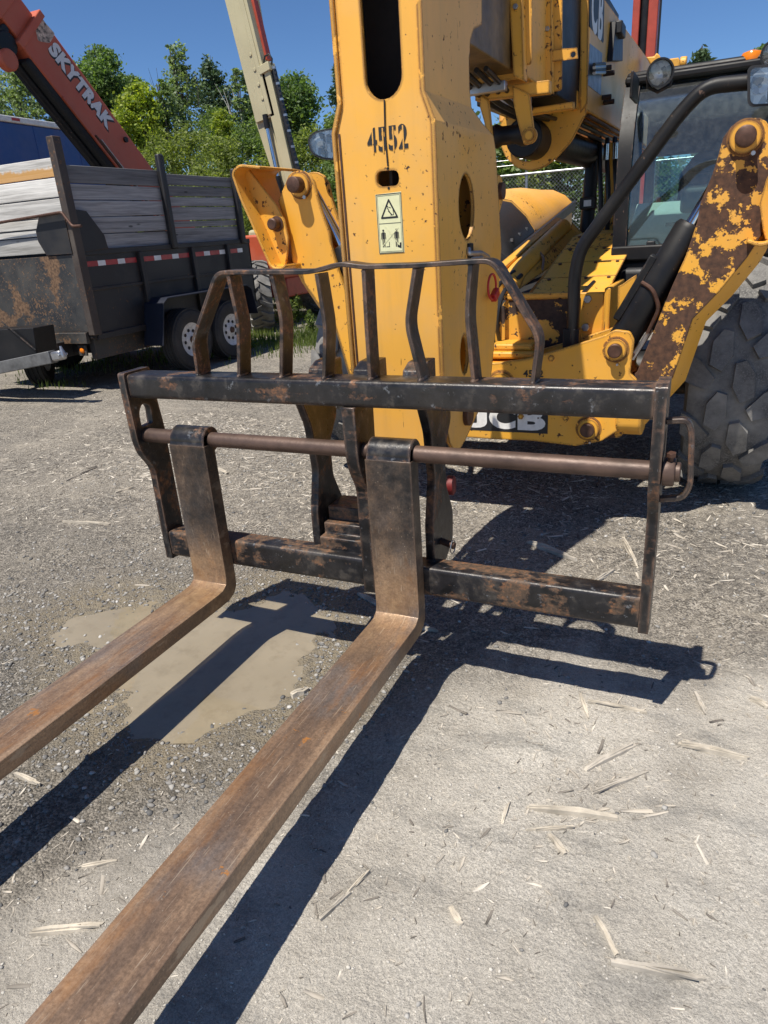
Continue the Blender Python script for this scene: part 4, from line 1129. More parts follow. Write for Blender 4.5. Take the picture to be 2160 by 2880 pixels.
loft('hood', [hood_sec(3.66,1.475,.17), hood_sec(4.1,1.535,.165), hood_sec(4.6,1.60,.12), hood_sec(5.1,1.66,.05)], M_yel_nose)
quadplate('hood_seal', [(-.268,3.0,1.30),(-.262,3.0,1.365),(-.262,5.1,1.675),(-.268,5.1,1.60)], .02, M_hose, 0)
for Y in (3.1,3.3,3.5):
    c = Vector((-.30,Y,1.41+.15*(Y-3.1))); cyl('hood_bolt', c, c+Vector((.002,0,.02)), .012, M_zinc, tele, 0, 8)
# lift ram and hoses beside the cab
cyl('lift_ram', (.10,3.62,1.30), (.125,3.70,2.05), .048, M_black, tele)
v, f = g_obox((.12,3.57,1.62), (1,0,0),(0,1,0),(0,0,1), .055,.03,.04); mk('valve_block', v, f, M_black, tele, .006)
box('valve_tag', .095, .145, 3.536, 3.54, 1.60, 1.64, M_white, tele, 0)
for k, x in enumerate((.21,.26,.31)):
    tube('hydraulic_hose', [(x,3.55,1.35),(x+.01,3.5,1.6),(x-.02,3.55,1.85),(x-.05,3.7,2.02)], .016, M_hose, tele, 8, .1)
for x in (.23,.29,.34): cyl('pipe_end', (x,3.56,1.88), (x,3.56,1.98), .02, M_chrome, tele)
quadplate('cab_shield', [(.20,3.75,1.2),(.44,3.75,1.2),(.44,3.75,2.0),(.20,3.75,2.0)], .01, M_yel)
# hydraulic hoses and clamps along the boom and casting
for k, (x0_, r_) in enumerate(((-.06,.013),(-.02,.013),(.03,.011),(.07,.011))):
    tube('hydraulic_hose', [(x0_,1.30,2.12),(x0_+.01,1.75,2.055),(x0_,2.3,2.05),(x0_+.02,2.75,2.06)], r_, M_hose, tele, 8, .1)
for Y_ in (1.5,1.95): box('hose_clamp', -.09, .10, Y_-.02, Y_+.02, 2.062, 2.10, M_zinc, tele, .004)
for k, (x_, z_) in enumerate(((-.07,1.12),(-.03,1.10),(.36,1.05))):
    tube('hydraulic_hose', [(x_,1.88,z_-.22),(x_-.01,1.80,z_-.05),(x_+.01,1.86,z_+.10),(x_+.05,2.1,z_+.16)], .012, M_hose, tele, 8, .08)
for (x_, z_) in ((.30,.90),(.38,.60),(.15,.60),(-.15,.60),(-.30,.90),(-.38,.60)):
    cyl('bolt', (x_,1.602,z_), (x_,1.585,z_), .016, M_yel_worn, tele, .002, 6)
# frame under the machine
box('main_frame', -.42, .42, 1.90, 6.6, .60, .86, M_yel, tele, .02)
box('main_frame', -.30, .0, 2.05, 6.6, .86, 1.12, M_dark, tele, .02)  # dark part of the frame, put in to block light
cyl('front_axle', (-.9,2.62,.64), (.9,2.62,.64), .13, M_black, tele)
cyl('rear_axle', (-.9,5.75,.64), (.9,5.75,.64), .13, M_black, tele)

# ---- stabiliser legs
def absxz(pts, Y): return [(abs(PY(x, y, Y).x), PY(x, y, Y).z) for x, y in pts]
arm_px = [(868,490),(852,481),(839,480),(822,484),(811,494),(795,534),(782,566),(800,622),(815,676),(822,736),(845,779),(891,847),(942,910)]
arm_in = [(982,839),(953,765),(931,691),(925,651),(902,588),(891,548),(882,511)]
AY = 1.645
arm_poly = absxz(arm_px, AY) + [(.86,.80),(.64,.50),(.53,.485),(.44,.53),(.45,.62),(.70,.83)] + absxz(arm_in, AY)
web_px = [(698,474),(777,574),(800,617),(812,668),(808,719),(804,745),(790,752),(777,752),(765,745),(734,678),(708,618),(680,556),(661,491),(668,478),(682,470)]
web_poly = absxz(web_px, 1.60)
flg = absxz([(735,472),(700,468),(680,466),(665,473),(656,490),(680,560),(708,622),(734,682),(764,749),(778,757),(792,756),(806,746)], 1.50)
boss_c = absxz([(838,520)], 1.62)[0]; pin2_c = absxz([(775,630)], 1.58)[0]
flg = fillet2(flg, .04, 4)
def leg(sx, m_arm, m_pad, lab):
    S = lambda pts: [(sx*x, z) for x, z in pts]
    arm = prism('stabiliser_leg', S(arm_poly), 'y', 1.645, 1.670, m_arm, tele, .003); arm['label'] = lab
    prism('leg_back_plate', S(arm_poly), 'y', 1.800, 1.825, m_arm, arm, .003)
    edge_o = absxz([(795,540),(782,566),(800,622),(815,676),(822,736),(845,779),(891,847),(942,910)], AY) + [(.86,.80),(.64,.50)]
    prism('leg_web', S(ribbon([(x-.012, z) for x, z in edge_o], .014)), 'y', 1.672, 1.798, M_yel_worn, arm, .002)
    # sloping flange along the outer edge of the leg
    ee = [Vector(q) for q in absxz([(815,676),(822,736),(845,779),(891,847),(942,910)], AY) + [(.86,.80),(.70,.585)]]
    Vf, Ff = [], []
    for i_, q in enumerate(ee):
        t_ = (ee[min(i_+1, len(ee)-1)]-ee[max(i_-1, 0)]).normalized(); nrm = Vector((-t_.y, t_.x)); nrm = nrm if nrm.x > 0 else -nrm
        wd = .060*min(1, i_/1.5+.25)
        for (o_, yy) in ((-.006,1.650),(wd,1.735),(wd,1.75),(-.006,1.668)): Vf.append((sx*(q.x+nrm.x*o_), yy, q.y+nrm.y*o_))
    for i_ in range(len(ee)-1):
        for j_ in range(4): Ff.append((i_*4+j_, i_*4+(j_+1)%4, (i_+1)*4+(j_+1)%4, (i_+1)*4+j_))
    mk('leg_flange', Vf, Ff, M_yel_worn, arm)
    prism('foot_web', S(web_poly), 'y', 1.596, 1.610, m_pad, arm, .002)
    prism('foot_web', S(absxz([(735,478),(785,560),(800,617),(812,668),(808,719),(790,752),(734,678),(700,540)], 1.86)), 'y', 1.86, 1.875, m_pad, arm, .002)
    prism('foot_plate', S(ribbon(flg, .013)), 'y', 1.49, 1.90, m_pad, arm, .003)
    bx_, bz_ = sx*boss_c[0], boss_c[1]
    v, f = g_lathe((bx_,1.646,bz_), (bx_,1.60,bz_), [(0,.070),(.004,.070),(.006,.060),(.020,.060),(.022,.046)], 32); mk('pin_boss', v, f, m_arm if sx < 0 else M_yel_worn, arm)
    v, f = g_lathe((bx_,1.63,bz_), (bx_,1.555,bz_), [(0,.040),(.062,.040),(.066,.034)], 24); mk('pivot_pin', v, f, M_pin, arm)
    c = Vector((bx_+.03,1.63,bz_-.062)); cyl('grease_nipple', c, c+Vector((.005,-.02,0)), .009, M_zinc, arm, 0, 8)
    px_, pz_ = sx*pin2_c[0], pin2_c[1]
    v, f = g_lathe((px_,1.598,pz_), (px_,1.535,pz_), [(0,.040),(.008,.040),(.010,.030),(.055,.030),(.060,.024)], 24); mk('foot_pin', v, f, M_pin, arm)
    # ram
    p0, p1 = Vector((sx*.602,1.735,.943)), Vector((bx_,1.735,bz_))
    d = (p1-p0).normalized()
    v, f = g_lathe(p0-d*.02, p0+d*.62, [(0,.04),(.03,.068),(.05,.072),(.60,.072),(.62,.06)], 28); mk('leg_ram', v, f, M_black, arm)
    cyl('ram_rod', p0+d*.60, p1, .034, M_chrome, arm)
    n_ = Vector((-d.z, 0, d.x)); n_ = n_ if n_.x*sx < 0 else -n_
    c = p0+d*.26+n_*.075
    v, f = g_obox(c, d, (0,1,0), n_, .16, .045, .018); mk('ram_lock_block', v, f, M_black, arm, .006)
    h = [p0+d*.30+n_*.06+Vector((0,-.05,0)), p0+d*.30+Vector((0,-.085,0)), p0+d*.24-n_*.07+Vector((0,-.07,0)), p0+d*.12-n_*.085+Vector((0,-.06,0))]
    tube('ram_pipe', h, .010, M_pin, arm, 8, .03)
    sp = [p0+d*t_-n_*.088+Vector((0,-.05,0)) for t_ in np.linspace(-.02,.14,5)]
    tube('spring_hose', sp, .013, M_zinc, arm, 8)
    return arm
leg(-1, M_yel_worn, M_yel, 'folded yellow stabiliser leg left of the boom head')
leg(1, M_yel_rust, M_yel, 'stabiliser leg with most paint peeled to brown beside the cab')

# ---- wheels
def tyre_mesh(Rr, W, rim_r, mode):
    """axis along X, centre at origin"""
    prof = [(-W*.36,rim_r),(-W*.47,rim_r+.05),(-W*.5,rim_r+.6*(Rr-rim_r)),(-W*.46,Rr-.045),(-W*.36,Rr-.022),(0,Rr-.014),(W*.36,Rr-.022),(W*.46,Rr-.045),(W*.5,rim_r+.6*(Rr-rim_r)),(W*.47,rim_r+.05),(W*.36,rim_r)]
    seg = 64; V, Fq = [], []
    for (x, r) in prof:
        for i in range(seg):
            a = 2*math.pi*i/seg; V.append((x, r*math.cos(a), r*math.sin(a)))
    for j in range(len(prof)-1):
        for i in range(seg):
            k = (i+1) % seg; Fq.append((j*seg+i, j*seg+k, (j+1)*seg+k, (j+1)*seg+i))
    def rad(t):
        u = abs(t)/(W/2); return Rr-.018-.035*max(0, u-.6)**2*6
    def block(poly, lift):
        k = len(V); n = len(poly); c = np.mean(poly, 0)
        for lev in (0, 1):
            for (s, t) in poly:
                if lev: s, t = c[0]+(s-c[0])*.95, c[1]+(t-c[1])*.95
                r = rad(t)+(lift if lev else -.012); a = s/Rr
                V.append((t, r*math.cos(a), r*math.sin(a)))
        for i in range(n): Fq.append((k+i, k+(i+1) % n, k+n+(i+1) % n, k+n+i))
        Fq.append(tuple(range(k+n, k+2*n)))
    circ = 2*math.pi*Rr
    if mode == 'block':
        N = 13; p = circ/N; rb = np.random.default_rng(3)
        for i in range(N):
            for sg, o in ((1, 0), (-1, p*.5)):
                b = i*p+o
                block([(b-.02,sg*.010),(b+.10,sg*.004),(b+.185,sg*.050),(b+.150,sg*.112),(b+.03,sg*.105),(b-.035,sg*.058)], .026)
                block([(b+.125,sg*.150),(b+.215,sg*.075),(b+.275,sg*.110),(b+.255,sg*W*.42),(b+.235,sg*W*.52),(b+.095,sg*W*.52),(b+.105,sg*W*.42)], .026)
    elif mode == 'chevron':
        N = 20; p = circ/N
        for i in range(N):
            for sg, o in ((1, 0), (-1, p*.5)):
                b = i*p+o
                block([(b,-sg*.02),(b+.06,-sg*.01),(b+.15,sg*W*.30),(b+.17,sg*W*.5),(b+.09,sg*W*.5),(b+.07,sg*W*.30)], .032)
    else:
        for t in (-.33,-.11,.11,.33):
            n = 64
            k = len(V)
            for i in range(n):
                a = 2*math.pi*i/n
                for (dt, l) in ((-.09*W,-.006),(-.08*W,.010),(.08*W,.010),(.09*W,-.006)):
                    r = rad(t*W)+l; V.append((t*W+dt, r*math.cos(a), r*math.sin(a)))
            for i in range(n):
                for q in range(3):
                    a, b = k+i*4+q, k+((i+1) % n)*4+q; Fq.append((a, a+1, b+1, b))
    me = bpy.data.meshes.new('tyre'); me.from_pydata(V, [], Fq); me.update()
    bm = bmesh.new(); bm.from_mesh(me); bmesh.ops.recalc_face_normals(bm, faces=bm.faces); bm.to_mesh(me); bm.free()
    shade(me, 28)
    return me
def rim_mesh(rim_r, W, holes=0):
    V, Fq = g_lathe((-W*.40,0,0), (W*.40,0,0), [(0,rim_r+.012),(W*.04,rim_r-.004),(W*.12,rim_r-.03),(W*.16,rim_r*.55),(W*.10,rim_r*.42),(W*.06,rim_r*.30),(W*.06,.02)], 40, cap=False)
    V2, F2 = g_lathe((W*.40,0,0), (-W*.40,0,0), [(0,rim_r+.012),(W*.04,rim_r-.004),(W*.12,rim_r-.03),(W*.16,rim_r*.55),(W*.10,rim_r*.42),(W*.06,rim_r*.30),(W*.06,.02)], 40, cap=False)
    V, Fq = join_geo([(V, Fq), (V2, F2)])
    me = bpy.data.meshes.new('rim'); me.from_pydata([tuple(v) for v in V], [], Fq); me.update()
    bm = bmesh.new(); bm.from_mesh(me); bmesh.ops.recalc_face_normals(bm, faces=bm.faces); bm.to_mesh(me); bm.free(); shade(me, 35)
    return me
def put(name, me, mat, parent, loc, rz=0.0, rx=0.0):
    if mat and not me.materials: me.materials.append(mat)
    o = bpy.data.objects.new(name, me); o.location = loc; o.rotation_euler = (rx, 0, rz)
    return link(o, parent)
big_t, big_r = tyre_mesh(.645, .43, .33, 'block'), rim_mesh(.33, .43)
for (x, y, rz) in ((1.12,2.63,0.0),(-1.12,2.63,0),(1.12,5.75,0),(-1.12,5.75,0)):
    t = put('tyre', big_t, M_tyre, tele, (x, y, .640), rz, random.random()*3)
    put('rim', big_r, M_yel, t, (x, y, .640), rz)
for sx in (1, -1):
    arc = [(2.63+.76*math.cos(a), .66+.76*math.sin(a)) for a in np.linspace(.15, 1.72, 14)]
    prism('mudguard', ribbon(arc, .012), 'x', min(sx*.86,sx*1.36), max(sx*.86,sx*1.36), M_plastic, tele, 0)

# ---- cab
cprof = [(1.36,2.55),(1.60,2.556),(1.80,2.575),(1.92,2.605),(2.00,2.64),(2.05,2.668),(2.10,2.70),(2.16,2.745),(2.22,2.80),(2.28,2.88)]
def strip(name, x0, x1, off, th, mat, prof=cprof, par=None):
    n = len(prof); V = []
    for o_ in (off, off+th):
        for (z, y) in prof:
            V.append((x0, y+o_, z)); V.append((x1, y+o_, z))
    Fq = []
    for i in range(n-1):
        a = 2*i; Fq.append((a, a+1, a+3, a+2)); b = 2*n+2*i; Fq.append((b+1, b, b+2, b+3))
        Fq.append((a, a+2, b+2, b)); Fq.append((a+1, b+1, b+3, a+3))
    Fq.append((0, 2*n, 2*n+1, 1)); m = 2*n-2; Fq.append((m, m+1, 2*n+m+1, 2*n+m))
    return mk(name, V, Fq, mat, par or tele, 0, ang=35)
fine = []
zz = np.linspace(1.36, 2.205, 40)
cs = np.interp(zz, [z for z, y in cprof], [y for z, y in cprof])
for _ in range(6): cs[1:-1] = (cs[:-2]+2*cs[1:-1]+cs[2:])/4
fprof = list(zip(zz, cs))
wsc = strip('windscreen', .505, 1.36, .012, .006, M_glass, fprof)
strip('cab_pillar', .435, .510, -.012, .085, M_black, fprof)
strip('cab_pillar', 1.355, 1.42, -.012, .085, M_black, fprof)
box('cab_roof', .43, 1.42, 2.80, 4.15, 2.222, 2.262, M_black, tele, .02)
box('cab_header', .43, 1.42, 2.745, 2.83, 2.192, 2.232, M_black, tele, .012)
box('cab_sill', .435, 1.42, 2.50, 2.60, 1.285, 1.365, M_black, tele, .01)
box('wiper_latch', .62, .665, 2.52, 2.56, 1.34, 1.385, M_plastic, tele, .006)
box('cab_front_panel', .46, 1.40, 2.53, 2.60, .90, 1.285, M_plastic, tele, .02)
box('cab_front_bin', .50, .72, 2.44, 2.54, 1.08, 1.25, M_plastic, tele, .03, 3)
box('cab_front_bin', .735, .98, 2.46, 2.54, 1.10, 1.24, M_plastic, tele, .03, 3)
box('cab_floor', .44, 1.41, 2.56, 4.1, .88, .95, M_black, tele, .01)
box('cab_pillar', .435, .49, 3.20, 3.27, .95, 2.28, M_black, tele, .008)
box('cab_pillar', .435, .50, 4.05, 4.14, .95, 2.28, M_black, tele, .008)
box('cab_pillar', 1.36, 1.42, 4.05, 4.14, .95, 2.28, M_black, tele, .008)
box('cab_rear_panel', .50, 1.36, 4.05, 4.12, .95, 1.50, M_plastic, tele, .01)
box('cab_rear_header', .50, 1.36, 4.05, 4.12, 1.90, 2.22, M_plastic, tele, .01)
box('cab_roof_liner', .46, 1.40, 2.86, 4.05, 2.12, 2.215, M_plastic, tele, .02)
box('cab_rear_glass', .50, 1.36, 4.08, 4.085, 1.50, 1.90, M_glass, tele, 0)
box('cab_side_panel', .436, .470, 2.62, 4.05, .95, 1.42, M_black, tele, .006)
prism('dashboard', roundpoly([(2.585,1.34),(2.60,1.415),(2.74,1.465),(3.02,1.59),(3.06,1.57),(3.04,1.34)], [.0,.03,.05,.03,.02,.0]), 'x', .505, 1.35, M_dash, tele, .006)
box('air_vent', .70, .90, 2.70, 2.73, 1.452, 1.472, M_plastic, tele, .004)
box('instrument_pod', .76, 1.06, 2.84, 3.0, 1.50, 1.66, M_plastic, tele, .04, 3)
cc = Vector((.93,3.14,1.72)); ax = Vector((0,-.45,.9)).normalized(); s_, t_ = basis(ax)
v, f = g_tube([cc+s_*(.19*math.cos(a))+t_*(.19*math.sin(a)) for a in np.linspace(0, 2*math.pi, 33)], .014, 8); sw = mk('steering_wheel', v, f, M_hose, tele)
for a in (.5, 2.6, 4.7): tube('spoke', [cc, cc+s_*(.18*math.cos(a))+t_*(.18*math.sin(a))], .012, M_hose, sw, 8)
cyl('steering_column', (.92,2.90,1.32), cc, .03, M_plastic, sw)
prism('seat_back', roundpoly([(.68,1.25),(1.16,1.25),(1.14,1.75),(1.05,1.88),(.79,1.88),(.70,1.75)], .05), 'y', 3.62, 3.74, M_seat, tele, .03, seg=3)
box('seat_cushion', .68, 1.16, 3.12, 3.66, 1.12, 1.26, M_seat, tele, .04, 3)
box('orange_belt', .60, .625, 3.2, 3.22, 1.45, 1.62, M_orange, tele, .004)
# work lamps, beacon
def round_lamp(c, r, d, nm='work_lamp'):
    d = Vector(d).normalized()
    v, f = g_lathe(c+d*(-.07), c+d*.02, [(0,r*.45),(.03,r*.85),(.06,r*1.05),(.09,r*1.08),(.09,r*.95),(.075,r*.93)], 32, cap=False); L = mk(nm, v, f, M_plastic, tele)
    v, f = g_lathe(c+d*(-.03), c+d*.012, [(0,.004),(.006,r*.5),(.03,r*.93)], 32, cap=False); mk('reflector', v, f, M_reflector, L)
    v, f = g_lathe(c+d*.004, c+d*.02, [(0,r*.95),(.006,r*.9),(.014,r*.4),(.015,.004)], 32); mk('lens', v, f, M_lens, L)
    return L
wl = round_lamp(PY(1856,205,2.35), .060, (.25,-1,-.10))
box('lamp_bracket', .505, .52, 2.36, 2.62, 2.08, 2.20, M_black, tele, .004)
v, f = g_tube([PY(1822,215,2.36), PY(1822,245,2.36), PY(1850,258,2.36), PY(1885,240,2.36), PY(1888,222,2.36)], .009, 8); mk('lamp_bracket', v, f, M_black, tele)
round_lamp(PY(2180,150,2.45), .060, (.1,-1,-.10))
bc = PY(2112,182,2.85)
v, f = g_lathe(bc, bc+Vector((0,0,.10)), [(0,.034),(.012,.056),(.034,.058),(.056,.046),(.066,.015)], 28); mk('beacon', v, f, M_amber, tele)
cyl('beacon_stem', bc+Vector((0,0,-.09)), bc, .018, M_pin, tele)
# grab rail
gp = [PY(x, y, 1.76) for x, y in ((1609,1010),(1616,775),(1632,700),(1915,315),(1985,243),(2100,231),(2260,222))]
tube('grab_rail', gp, .031, M_black, tele, 16, .10)
box('grab_rail_foot', gp[0].x-.045, gp[0].x+.035, 1.73, 1.79, .86, 1.02, M_black, tele, .004)
# headlamps
def headlamp(poly_px, Y, lab):
    P = xz(poly_px, Y); P = roundpoly(P, .028, 6)
    cx = sum(p[0] for p in P)/len(P); cz = sum(p[1] for p in P)/len(P)
    sc = lambda k: [(cx+(x-cx)*k, cz+(z-cz)*k) for x, z in P]
    h = prism('headlamp', P, 'y', Y+.006, Y+.012, M_plastic, tele, 0, [sc(.88)]); h['label'] = lab
    n = len(P); V, Fq = [], []
    for k, y in ((1.0,.012),(.97,.05),(.7,.11)): V += [(x, Y+y, z) for x, z in sc(k)]
    V.append((cx, Y+.12, cz))
    for j in range(2):
        for i in range(n): Fq.append((j*n+i, j*n+(i+1)%n, (j+1)*n+(i+1)%n, (j+1)*n+i))
    for i in range(n): Fq.append((2*n+i, 2*n+(i+1)%n, 3*n))
    mk('lamp_housing', V, Fq, M_plastic, h)
    # reflector bowls
    V, Fq = [], []
    m = 9
    x0, x1 = min(p[0] for p in P), max(p[0] for p in P); z0, z1 = min(p[1] for p in P), max(p[1] for p in P)
    rg_ = np.random.default_rng(int(abs(cx)*100))
    prism('reflector', sc(.88), 'y', Y+.014, Y+.02, M_reflector, h, 0)
    for fx, fz, r in ((.3,.5,.028),(.72,.68,.024),(.72,.28,.022)):
        c = Vector((x0+(x1-x0)*fx, Y+.013, z0+(z1-z0)*fz))
        v, f = g_lathe(c, c+Vector((0,-.03,0)), [(0,.004),(.002,r*.5),(.006,r),(.0065,r*1.1),(.0,r*1.14)], 24, cap=False); mk('lamp_bowl', v, f, M_reflector, h)
        v, f = g_lathe(c, c+Vector((0,-.008,0)), [(0,.007),(.005,.007),(.007,.003)], 12); mk('bulb', v, f, M_zinc, h)
    box('lamp_divider', cx-.016, cx-.010, Y+.007, Y+.0135, z0+.02, z1-.02, M_plastic, h, 0)
    prism('lens', sc(.885), 'y', Y+.003, Y+.006, M_lens, h, 0)
    return h
headlamp([(2102,183),(2225,176),(2228,282),(2205,292),(2102,300)], 1.70, 'rectangular headlamp above the peeled stabiliser leg')
headlamp([(862,392),(880,370),(925,360),(985,362),(985,455),(905,448),(872,432)], 1.70, 'rounded headlamp poking out left of the boom head')
tube('headlamp_stalk', [(-.93,1.82,1.97),(-.80,1.84,1.80),(-.60,1.86,1.30),(-.52,1.86,1.0)], .02, M_black, tele, 10, .1)
# exposed hub casting by the wheel
box('hub_lug', .80, .875, 2.20, 2.24, .86, .925, M_pin, tele, .01)
# ------------------------------------------------------------------ dump trailer with plank sides
tr = empty('dump_trailer', (-6.35, 5.7, 0), 'black dump trailer with weathered plank side boards and red white reflector tape', 'trailer')
TX, TY0, TY1 = -5.35, 4.04, 7.30
TXL = -7.35
box('side_panel', TX-.02, TX, TY0+.04, TY1, .66, 1.53, M_tr_black, tr, .003)
box('side_panel', TXL, TXL+.02, TY0+.04, TY1, .66, 1.53, M_tr_black, tr, .003)
box('front_panel', TXL, TX-.03, TY0, TY0+.03, .70, 1.52, M_tr_rust, tr, .003)
box('front_lip', TXL+.1, TX-.09, TY0-.03, TY0+.02, .57, .695, M_tr_rust, tr, .006)
box('tail_panel', TXL, TX, TY1-.03, TY1, .66, 1.55, M_tr_black, tr, .003)
box('bed_floor', TXL, TX, TY0+.03, TY1-.03, .62, .66, M_tr_black, tr, .004)
box('top_rail', TX-.055, TX+.012, TY0+.05, TY1, 1.50, 1.56, M_tr_black, tr, .006)
box('top_rail', TXL-.012, TXL+.055, TY0+.05, TY1, 1.50, 1.56, M_tr_black, tr, .006)
box('mid_rail', TX-.01, TX+.022, TY0+.05, TY1, 1.13, 1.16, M_tr_black, tr, .003)
box('lower_rail', TX-.03, TX+.03, TY0+.05, TY1, .60, .67, M_tr_black, tr, .006)
for Y in (4.98, 5.95, 6.72): box('side_rib', TX, TX+.05, Y-.03, Y+.03, .66, 1.50, M_tr_black, tr, .006)
for s_ in (0, 1):
    X0 = TX if s_ == 0 else TXL
    box('corner_post', X0-.06, X0+.035, TY0-.01, TY0+.10, .66 if s_ == 0 else .7, 2.66, M_postrust, tr, .008)
    for Y in (5.62, 7.12):
        box('stake_post', X0-.02, X0+.05, Y-.05, Y+.05, 1.50, 2.58 if Y < 6 else 2.48, M_tr_black, tr, .02)
prism('corner_gusset', [(TX-.03,1.53),(TX-.42,1.53),(TX-.50,1.68),(TX-.50,1.78),(TX-.40,1.93),(TX-.03,1.93)], 'y', TY0-.02, TY0-.008, M_tr_black, tr, .002)
prism('corner_gusset', [(TY0,1.53),(TY0+.46,1.56),(TY0+.44,1.70),(TY0+.25,1.95),(TY0,1.98)], 'x', TX+.012, TX+.024, M_tr_black, tr, .002)
rg = np.random.default_rng(5)
def plank_y(Y0, Y1, z0, z1, X, m):
    j = rg.uniform(-.006, .006, 4)
    v, f = g_box(X-.020, X+.018+rg.uniform(-.008,.008), Y0+j[0], Y1+j[1], z0+.005, z1-.005)
    v = [(a, b, c+(.004*math.sin(b*3+c*9)) ) for a, b, c in v]
    return mk('plank', v, f, m, tr, .005)
def plank_x(X0, X1, z0, z1, Y, m):
    v, f = g_box(X0, X1, Y-.02+rg.uniform(-.009,.009), Y+.02, z0+.006, z1-.006)
    return mk('plank', v, f, m, tr, .005)
zb = [1.535, 1.715, 1.895, 2.065, 2.225, 2.405]
for a, b in zip(zb[:-1], zb[1:]): plank_y(TY0+.08, 5.615, a, b, TX-.045, M_plank)
zb = [1.535, 1.745, 1.825, 1.995, 2.115, 2.245, 2.375]
for a, b in zip(zb[:-1], zb[1:]): plank_y(5.625, 7.12, a, b, TX-.045, M_plank)
zb = [1.565, 1.735, 1.905, 2.075, 2.245, 2.39]
for a, b in zip(zb[:-1], zb[1:]): plank_y(TY0+.10, 7.10, a, b, TXL+.045, M_plank)
M_plank_o = wood('paint_stained_plank', (0.22,0.21,0.195), (0.58,0.565,0.535), 4.0, 'x', (2.455, (0.52,0.26,0.05)))  # same sunlit wood tone as the other front boards, plus real orange paint
zb = [1.545, 1.725, 1.80, 1.905, 2.09, 2.285, 2.475]
for i, (a, b) in enumerate(zip(zb[:-1], zb[1:])): plank_x(TXL+.06, TX-.07, a, b, TY0+.03, M_plank_o if i == 5 else M_plank_f)
p = [PY(-60,640,3.97), PY(0,626,3.97), PY(173,597,3.97), PY(204,637,3.97), PY(229,635,3.97)]
tube('tarp_rod', p, .016, M_pin, tr, 10, .03)
# reflector tape
y = TY0+.13; k = 0
for (ya, yb, n) in ((4.13,4.93,5),(5.03,5.90,5),(6.0,6.68,4),(6.77,7.10,2)):
    w = [1.25 if i % 2 == 0 else .75 for i in range(n)]; tot = sum(w); y = ya
    for i in range(n):
        d = (yb-ya)*w[i]/tot
        box('reflector_strip', TX+.0005, TX+.004, y, y+d, 1.385, 1.44, M_tape_r if i % 2 == 0 else M_tape_w, tr, 0); y += d
# frame, fenders, wheels
for X in (-6.75, -5.85): box('frame_beam', X-.05, X+.05, 3.9, 7.5, .42, .60, M_tr_black, tr, .008)
for Y in (4.15, 5.0, 5.85, 6.8): box('cross_beam', TXL+.15, TX-.12, Y-.04, Y+.04, .45, .58, M_tr_black, tr, .006)
box('side_frame', TX-.16, TX-.08, 4.1, 5.0, .38, .62, M_tr_rust, tr, .006)
lc = Vector((TX-.075, 4.10, .50))
c = PY(232,986,4.05); v, f = g_lathe(c, c+Vector((0,-.02,0)), [(0,.032),(.012,.030),(.02,.018)], 18); mk('marker_lamp', v, f, M_amber, tr)
box('marker_plate', c.x-.06, c.x+.06, c.y, c.y+.02, c.z-.06, c.z+.06, M_tr_rust, tr, .004)
for sx, X in ((1, -5.20), (-1, -7.50)):
    xa, xb = X-.15, X+.15
    fp = [(4.80,.42),(4.93,.90),(5.02,.955),(6.68,.955),(6.78,.90),(6.86,.55)]
    prism('fender', ribbon(fp, .014), 'x', xa, xb, M_blue, tr, .003)
prism('fender_skirt', [(4.80,.42),(4.93,.90),(5.06,.90),(4.98,.45)], 'x', -5.36, -5.345, M_blue, tr, .002)
tt, tri_ = tyre_mesh(.40, .23, .20, 'rib'), rim_mesh(.20, .23)
def spoke_wheel(nm, X, Y, par, Rr=.40, mt=tt, mr=tri_, sx=1):
    t = put('tyre', mt, M_tyre2, par, (X, Y, Rr), 0, rg.uniform(0, 3))
    put('rim', mr, M_rim, t, (X, Y, Rr))
    for i in range(8):
        a = i*math.pi/4+.2
        v, f = g_lathe((X+sx*.030, Y+.118*math.cos(a), Rr+.118*math.sin(a)), (X+sx*.064, Y+.118*math.cos(a), Rr+.118*math.sin(a)), [(0,.022),(.034,.022)], 10)
        mk('rim_hole', v, f, M_dark, t)
    v, f = g_lathe((X+sx*.02, Y, Rr), (X+sx*.10, Y, Rr), [(0,.07),(.03,.065),(.05,.045),(.08,.038)], 18); mk('hub', v, f, M_pin, t)
for X, sx in ((-5.20, 1), (-7.50, -1)):
    for Y in (5.42, 6.28): spoke_wheel('wheel', X, Y, tr, sx=sx)
cyl('axle', (-7.4,5.42,.40), (-5.3,5.42,.40), .04, M_tr_black, tr); cyl('axle', (-7.4,6.28,.40), (-5.3,6.28,.40), .04, M_tr_black, tr)

# ------------------------------------------------------------------ tongue of a second trailer poking in at the left
tg = empty('trailer_tongue', (-6.2, 3.4, 0), 'grey steel trailer drawbar with ball coupler poking in from the left edge', 'trailer')
a, b = PY(-200,1075,3.42), PY(150,1003,3.42)
d = (b-a).normalized(); up = Vector((0,0,1)); n_ = d.cross(up).normalized(); u_ = n_.cross(d)
M_tgrey = plain('worn_grey_steel', (0.13,0.13,0.13), 0.5, 0.3, 0.35, 12, 0.2)
v, f = g_obox((a+b)/2, d, n_, u_, (b-a).length/2, .05, .065); mk('drawbar', v, f, M_tgrey, tg, .008)
c = PY(165,1000,3.42)
v, f = g_obox(c, d, n_, u_, .075, .045, .05); mk('coupler', v, f, M_zinc, tg, .02)
v, f = g_lathe(c+d*.07-u_*.03, c+d*.07+u_*.09, [(0,.03),(.03,.035),(.08,.02),(.12,.012)], 16); mk('coupler_latch', v, f, M_zinc, tg)
cyl('coupler_pin', c+d*.06-n_*.06, c+d*.06+n_*.06, .012, M_zinc, tg)
q = [PY(-150,935,3.5), PY(92,922,3.5), PY(105,1000,3.5), PY(-150,1040,3.5)]
